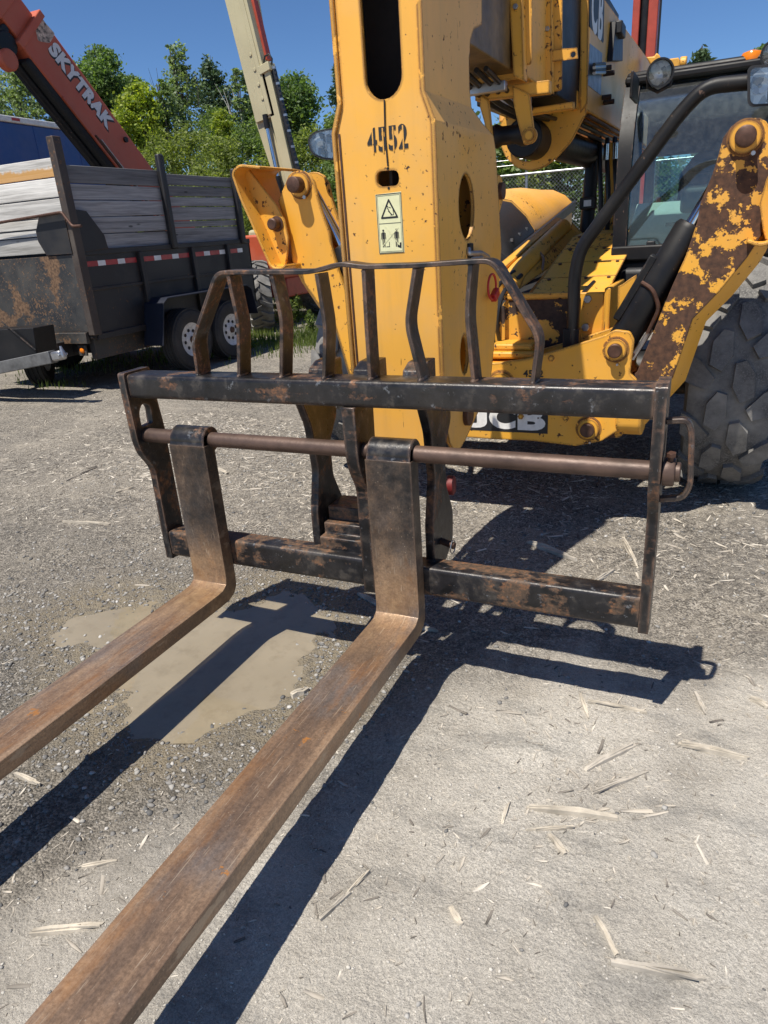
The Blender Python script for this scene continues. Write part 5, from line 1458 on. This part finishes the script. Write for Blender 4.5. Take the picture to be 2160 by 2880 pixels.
prism('tool_box', [(p.x, p.z) for p in q], 'y', 3.5, 3.78, M_black, tg, .008)
tube('tool_box_stay', [PY(5,905,3.48), PY(100,985,3.48)], .008, M_black, tg, 8)
tt2 = tyre_mesh(.34, .24, .17, 'rib')
t = put('tyre', tt2, M_tyre2, tg, (-6.78,4.40,.34), .6); put('rim', rim_mesh(.17,.24), M_rim, t, (-6.78,4.40,.34), .6)

# ------------------------------------------------------------------ orange telehandler behind the trailer
og = empty('orange_telehandler', (-7.7, 9.8, 0), 'orange red telehandler with raised lettered boom behind the plank trailer', 'telehandler')
def obar(name, c0, c1, up, w, h, mat, parent, bev=.01):
    c0, c1 = Vector(c0), Vector(c1); d = (c1-c0).normalized(); s_ = d.cross(Vector(up)).normalized(); u_ = s_.cross(d)
    v, f = g_obox((c0+c1)/2, d, s_, u_, (c1-c0).length/2, w/2, h/2); return mk(name, v, f, mat, parent, bev)
OX = -7.60                                        # plane of the lettered side
bd = Vector((0, -.686, .728)).normalized(); bup = Vector((0, .728, .686)).normalized(); bn = Vector((1, 0, 0))
top = PX(105, 30, OX); Bm = Vector((OX-.20, top.y, top.z))-bup*.30
A = Bm-bd*2.55
obar('main_boom', A-bd*1.5, Bm, bup, .40, .60, M_orange, og, .02)
obar('inner_boom', Bm-bd*.3, Bm+bd*2.2, bup, .31, .47, M_orange, og, .02)
obar('boom_collar', Bm-bd*.10, Bm+bd*.0, bup, .46, .66, M_orange, og, .012)
obar('boom_collar', Bm+bd*.26, Bm+bd*.42, bup, .37, .56, M_orange, og, .012)
obar('boom_collar', Bm+bd*.62, Bm+bd*.72, bup, .36, .53, M_orange, og, .012)
obar('boom_underside', A-bd*1.4-bup*.33, Bm-bd*.22-bup*.33, bup, .36, .12, M_dark, og, .03)
obar('boom_rib', A-bd*1.4-bup*.285-bn*.0, Bm-bd*.8-bup*.285, bup, .43, .03, M_orange, og, .004)
cyl('boom_ram', A-bd*1.0-bup*.42, Bm+bd*.10-bup*.42, .06, M_black, og, .01)
tube('boom_pipe', [A-bd*.9+bn*.215-bup*.25, A+bd*1.1+bn*.215-bup*.25], .016, M_pin, og, 8)
tube('boom_pipe', [A-bd*.9+bn*.213-bup*.21, A+bd*1.0+bn*.213-bup*.21], .010, M_zinc, og, 8)
hk = Bm-bup*.44+bd*.06
v, f = g_lathe(hk-bn*.16, hk+bn*.18, [(0,.15),(.34,.15)], 22); mk('boom_head_boss', v, f, M_black, og, .02)
v, f = g_lathe(hk-bup*.17-bd*.10+bn*.10, hk-bup*.17-bd*.10+bn*.22, [(0,.13),(.12,.13)], 20); mk('boom_head_lug', v, f, M_orange, og, .02)
for k_ in range(4):
    c = Bm+bd*(.16+.15*k_)-bup*(.30+.02*k_); v, f = g_lathe(c-bn*.15, c+bn*(.14+.05*(k_%2)), [(0,.06),(.3,.06)], 14); mk('boom_roller', v, f, M_black, og, .01)
tcp = PX(228, 243, OX)
tc = Vector((OX+.002, tcp.y, tcp.z))
M_letter = plain('grey_white_lettering', (0.62,0.60,0.60), 0.5, 0, 0.08, 30)
for nm, bo, m, off_ in (('boom_lettering_shadow', .024, M_blackprint, -bup*.012-bd*.016), ('boom_lettering', .0165, M_letter, bn*.0030)):
    t_ = text(nm, 'SKYTRAK', .262, m, og, tc+off_, -bd, bup, bold=bo, shear=.12, depth=.001, spacing=1.10)
sh = roundpoly([(-.13,.12),(.12,.16),(.13,-.02),(.0,-.17),(-.13,-.05)], .03)
c = PX(122, 92, OX)+bn*.001
mk('boom_sticker', [c+bd*(-a_)+bup*b_+bn*h_ for h_ in (0,.002) for a_, b_ in sh], [tuple(range(len(sh))), tuple(range(len(sh), 2*len(sh)))], plain('peeling_sticker', (0.38,0.28,0.22), 0.6, 0, 0.9, 26), og)
c = PX(352, 393, OX); cyl('boom_bolt', c-bn*.01, c+bn*.03, .04, M_black, og)
def rbody(name, x0, x1, y0, y1, z0, z1, r, mat):
    P_ = roundpoly([(x0,z0),(x1,z0),(x1,z1),(x0,z1)], [.05,.05,r,r], 6)
    return prism(name, P_, 'y', y0, y1, mat, og, .06, seg=3)
rbody('engine_cover', -7.30, -6.25, 9.25, 11.2, .85, 1.62, .40, M_orange)
rbody('chassis', -8.9, -6.7, 8.6, 11.6, .50, .92, .1, M_orange)
box('mast_frame', -8.1, -7.45, 8.9, 10.0, .9, 1.75, M_orange, og, .04)
box('hitch_block', -6.7, -6.3, 9.7, 10.6, .50, .86, M_redboom, og, .03)
ot, orr = tyre_mesh(.60, .42, .31, 'chevron'), rim_mesh(.31, .42)
for (x, y, rz) in ((-6.50,9.05,.62),(-9.0,9.02,.62),(-6.55,11.4,0),(-9.0,11.4,0)):
    t = put('tyre', ot, M_tyre, og, (x, y, .59), rz, rg.uniform(0, 3)); put('rim', orr, M_redboom, t, (x, y, .59), rz)

# ------------------------------------------------------------------ tan boom lift farther back
bl = empty('boom_lift', (-8.1, 13.4, 0), 'tan boom lift with raised folded boom and red inner arm', 'boom lift')
BY = 13.0
def pbar(name, p0, p1, wpx, depth, mat, Y=BY, bev=.01):
    a, b = PY(*p0, Y), PY(*p1, Y); dist = (Vector(CAM)-(a+b)/2).length
    w = wpx*dist/FPX*.96
    return obar(name, a, b, (b-a).normalized().cross(Vector((0,1,0))), depth, w, mat, bl, bev)
pbar('upper_boom', (640,-140), (758,338), 58, .34, M_tan)
for k_, (px, py) in enumerate(((704,154),(716,196),(727,238),(738,277))):
    c = PY(px, py, BY-.175); cyl('boom_rivet', c, c+Vector((0,-.012,0)), .035, M_tan, bl, .006, 16)
pbar('boom_rib', (655,-140), (772,325), 12, .38, M_tan)
pbar('inner_arm', (688,-140), (742,185), 22, .22, M_tan, 13.15)
pbar('red_arm', (678,-140), (752,172), 15, .18, M_redboom, 13.1)
v, f = g_tube([PY(742,178,12.9), PY(745,158,12.9), PY(757,152,12.9), PY(765,165,12.9), PY(764,182,12.9)], .02, 8); mk('hose_loop', v, f, M_hose, bl)
pbar('lower_boom', (742,320), (832,600), 40, .32, M_tan, 13.05)
pbar('riser_arm', (750,190), (845,600), 27, .24, M_tan, 12.95)
pbar('riser_cap', (748,183), (755,206), 32, .28, M_tan, 12.93)
pbar('cable_track', (768,190), (856,560), 9, .12, M_hose, 12.95)
for i in range(26):
    t_ = i/25; c = PY(768+88*t_+3, 190+370*t_, 12.85); v, f = g_obox(c, (1,0,0),(0,1,0),(0,0,1), .035,.02,.022); mk('track_link', v, f, M_zinc if i % 3 == 0 else M_plastic, bl)
a, b = PY(745,322,12.8), PY(752,362,12.8); cyl('ram_barrel', a, b, .06, M_black, bl)
a, b = PY(752,360,12.8), PY(782,500,12.8); cyl('ram_rod', a, b, .045, M_chrome, bl)
a, b = PY(780,496,12.8), PY(800,600,12.8); cyl('ram_barrel', a, b, .075, M_black, bl)
box('turntable', -8.9, -7.3, 12.4, 14.2, .75, 1.75, M_tan, bl, .06)
box('chassis', -9.2, -7.1, 12.3, 14.6, .40, .75, M_orange, bl, .04)
for x, y in ((-9.2,12.7),(-7.1,12.7),(-9.2,14.3),(-7.1,14.3)):
    t = put('tyre', ot, M_tyre, bl, (x, y, .61), 0, rg.uniform(0, 3)); put('rim', orr, M_white, t, (x, y, .61))

# ------------------------------------------------------------------ blue box trailer at the left
bs = empty('blue_box_trailer', (-14, 11, 0), 'long blue box trailer with white top rail at the left edge', 'trailer')
p0, p1 = PZ(0,322,4.1), PZ(232,356,4.1)
dd = Vector((p1.x-p0.x, p1.y-p0.y, 0)).normalized(); nn = Vector((-dd.y, dd.x, 0))
a, b = p0-dd*9, p1+dd*.75
a.z = b.z = 0
def bb(name, s0, s1, n0, n1, z0, z1, mat, bev=.01):
    q = [a+dd*s0+nn*n0, a+dd*s1+nn*n0, a+dd*s0+nn*n1, a+dd*s1+nn*n1]
    V = [Vector((w.x, w.y, z)) for z in (z0, z1) for w in q]
    return mk(name, V, g_box(0,1,0,1,0,1)[1], mat, bs, bev)
Lb = (b-a).length
bb('box_body', 0, Lb, 0, 2.5, 1.15, 3.98, M_bluebox, .02)
bb('top_rail', -.02, Lb+.02, -.03, 2.53, 3.985, 4.10, M_alu, .02)
bb('bottom_rail', -.02, Lb+.02, -.03, 2.53, 1.02, 1.145, M_alu, .01)
k_ = 0
while k_*1.22 < Lb: bb('panel_seam', k_*1.22, k_*1.22+.05, -.008, .0, 1.16, 3.97, M_bluebox, .002); k_ += 1
bb('red_marker', Lb-2.75, Lb-2.55, -.036, -.031, 4.02, 4.07, M_tape_r, 0)
for s_ in (1.2, 2.5):
    for nq in (.25, 2.25):
        c = a+dd*s_+nn*nq; t = put('tyre', tt, None, bs, (c.x, c.y, .45), math.atan2(dd.y, dd.x)+math.pi/2); t.scale = (1.12,)*3
for nq in (.4, 2.1):
    c = a+dd*(Lb-2.2)+nn*nq; box('landing_leg', c.x-.06, c.x+.06, c.y-.06, c.y+.06, 0, 1.05, M_black, bs, .01)

# ------------------------------------------------------------------ red mast behind the boom
rm = empty('red_mast', (-.2, 9.6, 0), 'red and black upright lift mast rising behind the yellow boom', 'lift mast')
xa, xb = PY(1785,0,9.6).x, PY(1856,0,9.6).x
box('mast_channel', xa, xa+.09, 9.45, 9.75, .15, 7.0, M_redboom, rm, .012)
box('mast_channel', xb-.12, xb, 9.45, 9.75, .15, 7.0, M_redboom, rm, .012)
cyl('mast_ram', ((xa+xb)/2-.01,9.6,.15), ((xa+xb)/2-.01,9.6,7.0), .10, M_black, rm)
tube('mast_cable', [(xb+.03,9.45,.5),(xb+.03,9.45,7.0)], .014, M_hose, rm, 6)
box('mast_base', xa-.35, xb+.35, 9.2, 10.4, .02, .45, M_redboom, rm, .04)

# ------------------------------------------------------------------ chain-link fence, white van behind it
FY = 14.0
fc = empty('chain_link_fence', (-.5, FY, 0), 'galvanised chain link fence with top rail behind the machine', 'fence')
fx0, fx1, fz1 = -5.4, 5.0, 2.43
cyl('top_rail', (fx0,FY,fz1), (fx1,FY,fz1), .024, M_zinc, fc, 0, 10)
for x in (-5.4,-2.9,-.4,2.1,4.6): cyl('fence_post', (x,FY+.03,0), (x,FY+.03,fz1+.05), .03, M_zinc, fc, 0, 10)
parts = []
sp_ = .075; hgt = fz1-.08
n0 = int((fx1-fx0+hgt)/sp_)
for i in range(n0):
    for sg in (1, -1):
        x = fx0 - (hgt if sg > 0 else 0) + i*sp_
        pa, pb = Vector((x, FY-.012*sg*.3, .05)), Vector((x+sg*hgt, FY-.012*sg*.3, .05+hgt))
        if sg < 0: pa, pb = Vector((x+hgt-hgt, FY, .05)), Vector((x-hgt, FY, .05+hgt))
        lo, hi = (pa, pb) if pa.x < pb.x else (pb, pa)
        if hi.x <= fx0 or lo.x >= fx1: continue
        def clip(p, q):
            out = []
            for r_ in (p, q):
                o_ = q if r_ is p else p
                if r_.x < fx0: r_ = r_.lerp(o_, (fx0-r_.x)/(o_.x-r_.x))
                elif r_.x > fx1: r_ = r_.lerp(o_, (fx1-r_.x)/(o_.x-r_.x))
                out.append(r_)
            return out
        p_, q_ = clip(pa, pb)
        if (p_-q_).length < .05: continue
        parts.append(g_tube([p_, q_], .0024, 4, cap=False))
v, f = join_geo(parts); me = mk('chain_link_mesh', v, f, M_zinc, fc)
for z in (2.62, 2.72): tube('barbed_wire', [(fx0,FY,z),(fx1,FY,z)], .005, M_zinc, fc, 5)
for x in (-5.4,-2.9,-.4,2.1,4.6): tube('fence_arm', [(x,FY,fz1),(x,FY-.05,2.75)], .012, M_zinc, fc, 6)
vn = empty('white_van', (-4.1, 16.6, 0), 'white van roof showing behind the chain link fence', 'van')
M_van = plain('white_van_paint', (0.78,0.78,0.78), 0.35, 0, 0.04)
vp = roundpoly([(-6.4,.35),(-2.0,.35),(-1.9,.9),(-2.15,1.15),(-2.75,2.0),(-6.3,2.06)], [.1,.1,.1,.15,.2,.15])
prism('body', vp, 'y', 15.7, 17.5, M_van, vn, .06, seg=3)
prism('windscreen', [(-2.20,1.22),(-2.70,1.92),(-2.73,1.92),(-2.25,1.22)], 'y', 15.85, 17.35, M_glass, vn, 0)
prism('side_window', roundpoly([(-3.6,1.3),(-2.5,1.3),(-2.85,1.85),(-3.6,1.85)], .05), 'y', 15.69, 15.70, M_plastic, vn, 0)
for x in (-5.5,-2.8):
    for y in (15.85,17.3):
        t = put('tyre', tt, None, vn, (x, y, .34), math.pi/2); t.scale = (.85,)*3
# ------------------------------------------------------------------ trees, shrubs, weeds
def leaf_quads(cent, size, rg_, elong=1.7, droop=0.0):
    n = len(cent)
    d = rg_.normal(size=(n, 3)); d[:, 2] = d[:, 2]*.7-droop; d /= np.linalg.norm(d, axis=1)[:, None]
    q = rg_.normal(size=(n, 3)); s_ = np.cross(d, q); s_ /= np.linalg.norm(s_, axis=1)[:, None]+1e-9
    L = size*rg_.uniform(.6, 1.35, (n, 1)); W = L/elong
    a, b, c, e = cent-d*L*.5, cent+s_*W*.5-d*L*.05, cent+d*L*.5, cent-s_*W*.5-d*L*.05
    V = np.stack([a, b, c, e], 1).reshape(-1, 3)
    return V, np.arange(4*n).reshape(n, 4)
def crown_pts(lobes, n, rg_, clump=.16, per=26):
    """lobes: (centre, radii). leaves gathered in clumps near the surface of the lobes"""
    wts = np.array([l[1][0]*l[1][1]*l[1][2] for l in lobes])**.67; wts /= wts.sum()
    nc = max(6, n//per); out = []
    for (c, r), w in zip(lobes, wts):
        m = max(3, int(nc*w))
        u = rg_.normal(size=(m, 3)); u /= np.linalg.norm(u, axis=1)[:, None]
        rad = rg_.uniform(.25, 1.0, (m, 1))**.5
        cc_ = np.array(c)+u*rad*np.array(r)*(1+rg_.normal(0, .07, (m, 1)))
        sz_ = clump*np.mean(r)*rg_.uniform(.6, 1.5, (m, 1, 1))
        pts = cc_[:, None, :]+rg_.normal(size=(m, per, 3))*sz_*np.array([1, 1, .62])
        out.append(pts.reshape(-1, 3))
    return np.concatenate(out)
def plant(name, base, lobes, n, leaf, mat, label, cat, group=None, trunk_r=.12, bark=None, seed=0, clump=.16, per=26, elong=1.7, droop=0.0, limbs=10, twigs=0):
    rg_ = np.random.default_rng(seed)
    root = empty(name, base, label, cat, group)
    C_ = crown_pts(lobes, n, rg_, clump, per)
    C_ = C_[C_[:, 2] > .05]
    V, Fq = leaf_quads(C_, leaf, rg_, elong, droop)
    o = stuff_mesh('crown', V, Fq, [mat]); link(o, root)
    b = Vector(base); top = max(c[2]+r[2]*.6 for c, r in lobes)
    parts = []
    axis = [b+Vector((0,0,-.1))]
    k = 5
    tx = np.mean([c[0] for c, r in lobes]); ty = np.mean([c[1] for c, r in lobes])
    for i in range(1, k+1):
        t = i/k; axis.append(Vector((b.x+(tx-b.x)*t+rg_.normal(0, .06)*top*.1, b.y+(ty-b.y)*t+rg_.normal(0, .06)*top*.1, top*t)))
    parts.append(g_tube(axis, [trunk_r*(1-.85*i/k) for i in range(k+1)], 8))
    for i in range(limbs):
        c, r = lobes[i % len(lobes)]
        tgt = Vector(c)+Vector([float(q) for q in rg_.normal(0, .45, 3)*np.array(r)])
        t = rg_.uniform(.25, .85); st = axis[0].lerp(axis[-1], t)
        j = min(int(t*k), k-1); st = axis[j].lerp(axis[j+1], t*k-j)
        if tgt.z < st.z-.3: tgt.z = st.z+.2
        mid = st.lerp(tgt, .5)+Vector((0,0,.08*(tgt-st).length))
        rr = trunk_r*(1-.8*t)*.55
        parts.append(g_tube([st, mid, tgt], [rr, rr*.6, rr*.2], 5))
    for i in range(twigs):
        c, r = lobes[-1]
        st = Vector(c)+Vector((float(rg_.normal(0,.3))*r[0], float(rg_.normal(0,.3))*r[1], float(rg_.uniform(.2,.8))*r[2]))
        e = st+Vector((float(rg_.normal(0,.25)), float(rg_.normal(0,.25)), float(rg_.uniform(.6,1.3))))
        parts.append(g_tube([st, st.lerp(e,.5)+Vector((.04,0,0)), e], [.02,.012,.004], 4))
    v, f = join_geo(parts); mk('trunk', v, f, bark or M_bark, root)
    return root
def lobes_px(spec, Y, seed, deep=.8):
    """spec: list of (pixel x0, x1, y0, y1) boxes on the plane at depth Y"""
    out = []
    rg_ = np.random.default_rng(seed)
    for (x0, x1, y0, y1) in spec:
        c = PY((x0+x1)/2, (y0+y1)/2, Y); e = PY(x1, (y0+y1)/2, Y); t = PY((x0+x1)/2, y0, Y)
        rx, rz_ = (e-c).length, abs(t.z-c.z)
        out.append(((c.x, c.y+rg_.normal(0, .15)*rx, c.z), (rx, rx*deep, rz_)))
    return out
def tree_px(name, spec, Y, n, leaf, mat, label, group='trees along the back of the yard', seed=0, trunk=.14, cat='tree', **kw):
    lb = lobes_px(spec, Y, seed)
    c = lb[0][0]
    return plant(name, (c[0], c[1], 0), lb, n, leaf, mat, label, cat, group, trunk, seed=seed, **kw)
tree_px('poplar_tree', [(15,110,155,260),(-60,60,190,330),(20,130,230,330),(60,140,300,345),(-30,90,300,440)], 26, 8500, .15, M_leaf_grey, 'grey green poplar at the left edge above the blue trailer', seed=1, clump=.13, droop=.3)
tree_px('young_tree', [(150,215,285,330),(140,225,315,390)], 27, 2600, .15, M_leaf_mid, 'small tree just right of the poplar, under the orange boom', seed=2)
tree_px('maple_tree', [(235,315,130,215),(222,345,170,300),(280,352,200,330),(240,350,260,420)], 25, 12000, .15, M_leaf_dark, 'tall dark green broadleaf tree right of the raised orange boom', seed=3, clump=.18, twigs=3)
tree_px('young_tree', [(345,405,215,290),(330,380,210,300)], 27, 4000, .15, M_leaf_dark, 'dark narrow tree top behind the yellow green tree', seed=4)
tree_px('yellow_green_tree', [(365,440,222,330),(335,445,270,400),(320,430,340,470)], 19.5, 9500, .12, M_leaf_lime, 'bright yellow green bushy tree beside the orange boom', seed=5, droop=.2)
tree_px('slender_tree', [(475,520,118,220),(455,550,180,320),(440,560,260,440)], 23, 8500, .12, M_leaf_grey, 'tall slender tree with thin dead twigs at its top', seed=6, clump=.14, twigs=9, droop=.2)
tree_px('young_tree', [(440,470,215,300),(430,470,280,380)], 22, 1800, .12, M_leaf_mid, 'thin pale tree left of the slender tree', seed=16, clump=.12, twigs=6)
tree_px('dark_tree', [(570,630,160,260),(555,650,220,360),(560,660,300,460)], 26, 9500, .14, M_needle, 'dark tree with rounded top between the slender tree and the birch', seed=7, clump=.16)
tree_px('birch_tree', [(655,700,190,260),(660,705,250,330),(650,700,310,400)], 22, 2600, .12, M_leaf_grey, 'sparse birch with pale trunk left of the tan boom', seed=8, clump=.12, bark=M_birch, trunk=.09, twigs=10)
tree_px('dark_tree', [(690,740,190,300),(680,750,260,420)], 27, 5200, .14, M_leaf_dark, 'dark tree directly behind the tan boom', seed=9)
tree_px('round_tree', [(775,885,212,330),(765,890,250,360),(790,880,290,420)], 30, 11000, .16, M_leaf_dark, 'round dense tree right of the tan boom', seed=10, clump=.19)
def pine(name, px, ytop, ybase, Y, wpx, label, seed, n=3800):
    rg_ = np.random.default_rng(seed)
    t, b_ = PY(px, ytop, Y), PY(px, ybase, Y); w = (PY(px+wpx, ybase, Y)-PY(px, ybase, Y)).length
    root = empty(name, (t.x, t.y, 0), label, 'tree', 'trees along the back of the yard')
    pts, parts = [], [g_tube([(t.x,t.y,-.1),(t.x+.05,t.y,t.z*.5),(t.x,t.y,t.z)], [.16,.10,.02], 8)]
    lv = 11
    for i in range(lv):
        u = i/(lv-1); z = t.z*(1-.06)-(t.z-max(b_.z, .8))*u; r = w*(.18+.82*u**.8)
        for k in range(7):
            a = rg_.uniform(0, 6.28); rr = r*rg_.uniform(.6, 1.1)
            e = Vector((t.x+rr*math.cos(a), t.y+rr*math.sin(a), z+rg_.uniform(-.1,.25)))
            s0 = Vector((t.x, t.y, z-.15)); parts.append(g_tube([s0, e], [.025,.008], 4))
            m = max(8, int(n/(lv*7))); s_ = rg_.uniform(.35, 1.05, m)
            P_ = np.array([s0.lerp(e, float(q)) for q in s_])+rg_.normal(0, 1, (m, 3))*np.array([.16,.16,.09])*(.5+.5*r/w)
            pts.append(P_)
    V, Fq = leaf_quads(np.concatenate(pts), .26, rg_, 3.2, -.3)
    o = stuff_mesh('crown', V, Fq, [M_needle]); link(o, root)
    v, f = join_geo(parts); mk('trunk', v, f, M_bark, root)
pine('pine_tree', 955, 160, 420, 28, 62, 'pine tree half hidden behind the boom head at its left', 21, 5200)
pine('pine_tree', 1975, 128, 330, 30, 60, 'pine tree above the cab roof', 22, 5200)
tree_px('broadleaf_tree', [(2120,2200,125,190),(2040,2140,170,230),(2060,2260,190,330)], 32, 6000, .17, M_leaf_dark, 'dark broadleaf tree at the right edge above the beacon', seed=23)
# willow shrubs along the yard edge: one object each
SH = [((395,520,375,520),18,M_leaf_olive,'olive shrub right of the orange boom foot'),((470,600,345,520),18.5,M_leaf_olive,'shrub below the slender tree'),
      ((560,680,365,540),17,M_leaf_olive,'shrub left of the chrome ram of the tan boom'),((640,760,340,520),18,M_leaf_mid,'shrub behind the foot of the tan boom'),
      ((730,860,380,560),17,M_leaf_olive,'shrub between tan boom and folded stabiliser leg'),((820,960,350,560),17.5,M_leaf_olive,'large shrub below the round tree'),
      ((880,1000,450,680),16,M_leaf_mid,'shrub low beside the boom head'),((700,800,300,430),21,M_leaf_mid,'taller shrub right behind the tan boom'),
      ((900,1000,310,470),20,M_leaf_mid,'shrub under the half hidden pine'),((560,660,290,420),21,M_leaf_mid,'tall shrub under the dark rounded tree'),
      ((380,470,330,460),21,M_leaf_lime,'yellowish shrub under the bright yellow green tree'),
      ((520,640,460,660),15.5,M_leaf_olive,'low shrub behind the rear of the plank trailer'),((660,800,470,680),15.0,M_leaf_olive,'low shrub behind the stabiliser foot'),
      ((600,650,300,400),20,M_leaf_lime,'small bright green sapling left of the tan boom')]
for i, (bx_, Y, m, lab) in enumerate(SH):
    x0, x1, y0, y1 = bx_
    sp = [(x0,x1,y0+20,y1),(x0+20,(x0+x1)/2+15,y0,y0+110),((x0+x1)/2-20,x1-10,y0+8,y0+120)]
    lb = lobes_px(sp, Y, 50+i); c = lb[0][0]
    lb.append(((c[0], c[1], max(.6, c[2]*.45)), (lb[0][1][0]*1.05, lb[0][1][1], max(.6, c[2]*.5))))
    plant('willow_shrub', (c[0], c[1], 0), lb, 7500, .115, m, lab, 'shrub', 'shrubs along the yard edge', .05, seed=60+i, clump=.17, elong=3.0, droop=.1, limbs=8, per=22)
FS = [((1370,1470,330,560),15.2,M_leaf_mid,'bush behind the fence nearest the boom head'),((1450,1570,360,560),15.0,M_leaf_olive,'pale leafed bush behind the middle of the fence'),
      ((1540,1650,350,600),15.4,M_leaf_dark,'dark bush behind the fence beside the lift ram'),((1640,1780,330,600),17,M_leaf_dark,'bush behind the fence seen past the cab pillar'),
      ((1780,1930,430,640),18,M_leaf_mid,'bush seen through the cab glass at left'),((1910,2080,420,640),18.5,M_leaf_dark,'bush seen through the middle of the cab glass'),
      ((2060,2250,400,640),18,M_leaf_mid,'bush seen through the cab glass at right')]
for i, (bx_, Y, m, lab) in enumerate(FS):
    x0, x1, y0, y1 = bx_
    lb = lobes_px([(x0,x1,y0+20,y1),(x0+10,(x0+x1)/2+15,y0,y0+120),((x0+x1)/2-20,x1-5,y0+10,y0+130)], Y, 80+i); c = lb[0][0]
    lb.append(((c[0], c[1]+.4, max(.6, c[2]*.45)), (lb[0][1][0]*1.05, lb[0][1][1], max(.6, c[2]*.5))))
    plant('bush', (c[0], c[1], 0), lb, 5200, .11, m, lab, 'bush', 'bushes behind the fence', .05, seed=90+i, clump=.17, elong=1.6, limbs=8, per=22)
# far wood closing the gaps behind
rg_ = np.random.default_rng(99); P_ = []
for i in range(84):
    x = rg_.uniform(-50, 24); y = rg_.uniform(29, 37) if x < -6 else rg_.uniform(38, 46); h = rg_.uniform(4.2, 6.6) if x < -6 else rg_.uniform(2.6, 3.8)
    P_.append(crown_pts([((x, y, h*.5), (2.4, 1.8, h*.55))], 1300, rg_, .19, 25))
P_ = np.concatenate(P_); P_ = P_[P_[:, 2] > 0]
V, Fq = leaf_quads(P_, .24, rg_)
o = stuff_mesh('far_wood', V, Fq, [M_leaf_mid]); link(o); tag(o, 'dark wood closing the view behind the yard', 'woodland', kind='stuff')
# weeds and grass: tufts of blades
def blades(pts, h, w, rg_, lean=.35):
    V, Fq = [], []
    n = len(pts)
    a = rg_.uniform(0, 6.28, n); hh = h*rg_.uniform(.5, 1.3, n); ln = rg_.uniform(0, lean, n)
    dx, dy = np.cos(a), np.sin(a)
    b0 = np.stack([pts[:, 0]-dy*w, pts[:, 1]+dx*w, np.zeros(n)], 1); b1 = np.stack([pts[:, 0]+dy*w, pts[:, 1]-dx*w, np.zeros(n)], 1)
    m0 = np.stack([pts[:, 0]+dx*hh*ln*.4-dy*w*.7, pts[:, 1]+dy*hh*ln*.4+dx*w*.7, hh*.55], 1); m1 = np.stack([pts[:, 0]+dx*hh*ln*.4+dy*w*.7, pts[:, 1]+dy*hh*ln*.4-dx*w*.7, hh*.55], 1)
    t = np.stack([pts[:, 0]+dx*hh*ln, pts[:, 1]+dy*hh*ln, hh*.98], 1)
    V = np.stack([b0, b1, m1, m0, t, t], 1).reshape(-1, 3); k = np.arange(n)*6
    Fq = np.concatenate([np.stack([k, k+1, k+2, k+3], 1), np.stack([k+3, k+2, k+4, k+5], 1)])
    return V, Fq
rg_ = np.random.default_rng(123)
def tuft(cx, cy, sx, sy, n): return np.stack([rg_.normal(cx, sx, n), rg_.normal(cy, sy, n)], 1)
G = [tuft(-6.3,6.6,.5,.6,900), tuft(-6.0,7.8,.9,.5,2000), tuft(-7.2,5.4,.3,.4,300), tuft(-7.4,8.2,1.2,.5,1800), tuft(-4.7,7.9,.5,.7,1800), tuft(-4.2,9.2,.7,.7,1800), tuft(-6.0,11,1.6,.8,2500), tuft(-3.0,11,1.6,1.2,2200), tuft(-6.6,4.3,.3,.10,60),
     np.stack([rg_.uniform(-14,4,6000), rg_.uniform(11.5,16,6000)], 1)]
V, Fq = blades(np.concatenate(G), .10, .006, rg_)
o = stuff_mesh('grass', V, Fq, [M_grass]); link(o); tag(o, 'rough green grass and weeds under the trailer and along the yard edge', 'grass', kind='stuff')
for i, (px, py, h, lab) in enumerate(((770,930,.95,'tall thin weed in front of the orange machine tyre'),(815,925,.55,'leafy weed right of the orange machine tyre'),(840,905,.75,'branching weed standing below the stabiliser leg'),(708,980,.35,'low weed beside the trailer wheel'),(880,935,.40,'short bushy weed close to the boom head'))):
    c = PZ(px, py); root = empty('weed', (c.x, c.y, 0), lab, 'weed', 'weeds growing behind the trailer')
    st, pts = [], []
    for k in range(4 if h < .9 else 2):
        e = Vector((c.x+rg_.normal(0,.10), c.y+rg_.normal(0,.10), h*rg_.uniform(.7,1.05))); b_ = Vector((c.x+rg_.normal(0,.02), c.y, 0))
        st.append(g_tube([b_, b_.lerp(e,.5)+Vector((.01,0,0)), e], [.006,.004,.002], 4))
        q = rg_.uniform(.1, 1, 90); pts.append(np.array([b_.lerp(e, float(u)) for u in q])+rg_.normal(0, 1, (90, 3))*np.array([.055,.055,.02])*(1.25-q[:, None]))
    V, Fq = leaf_quads(np.concatenate(pts), .075, rg_, 3.5, -.4)
    o = stuff_mesh('leaves', V, Fq, [M_grass]); link(o, root)
    v, f = join_geo(st); mk('stem', v, f, M_grass, root)
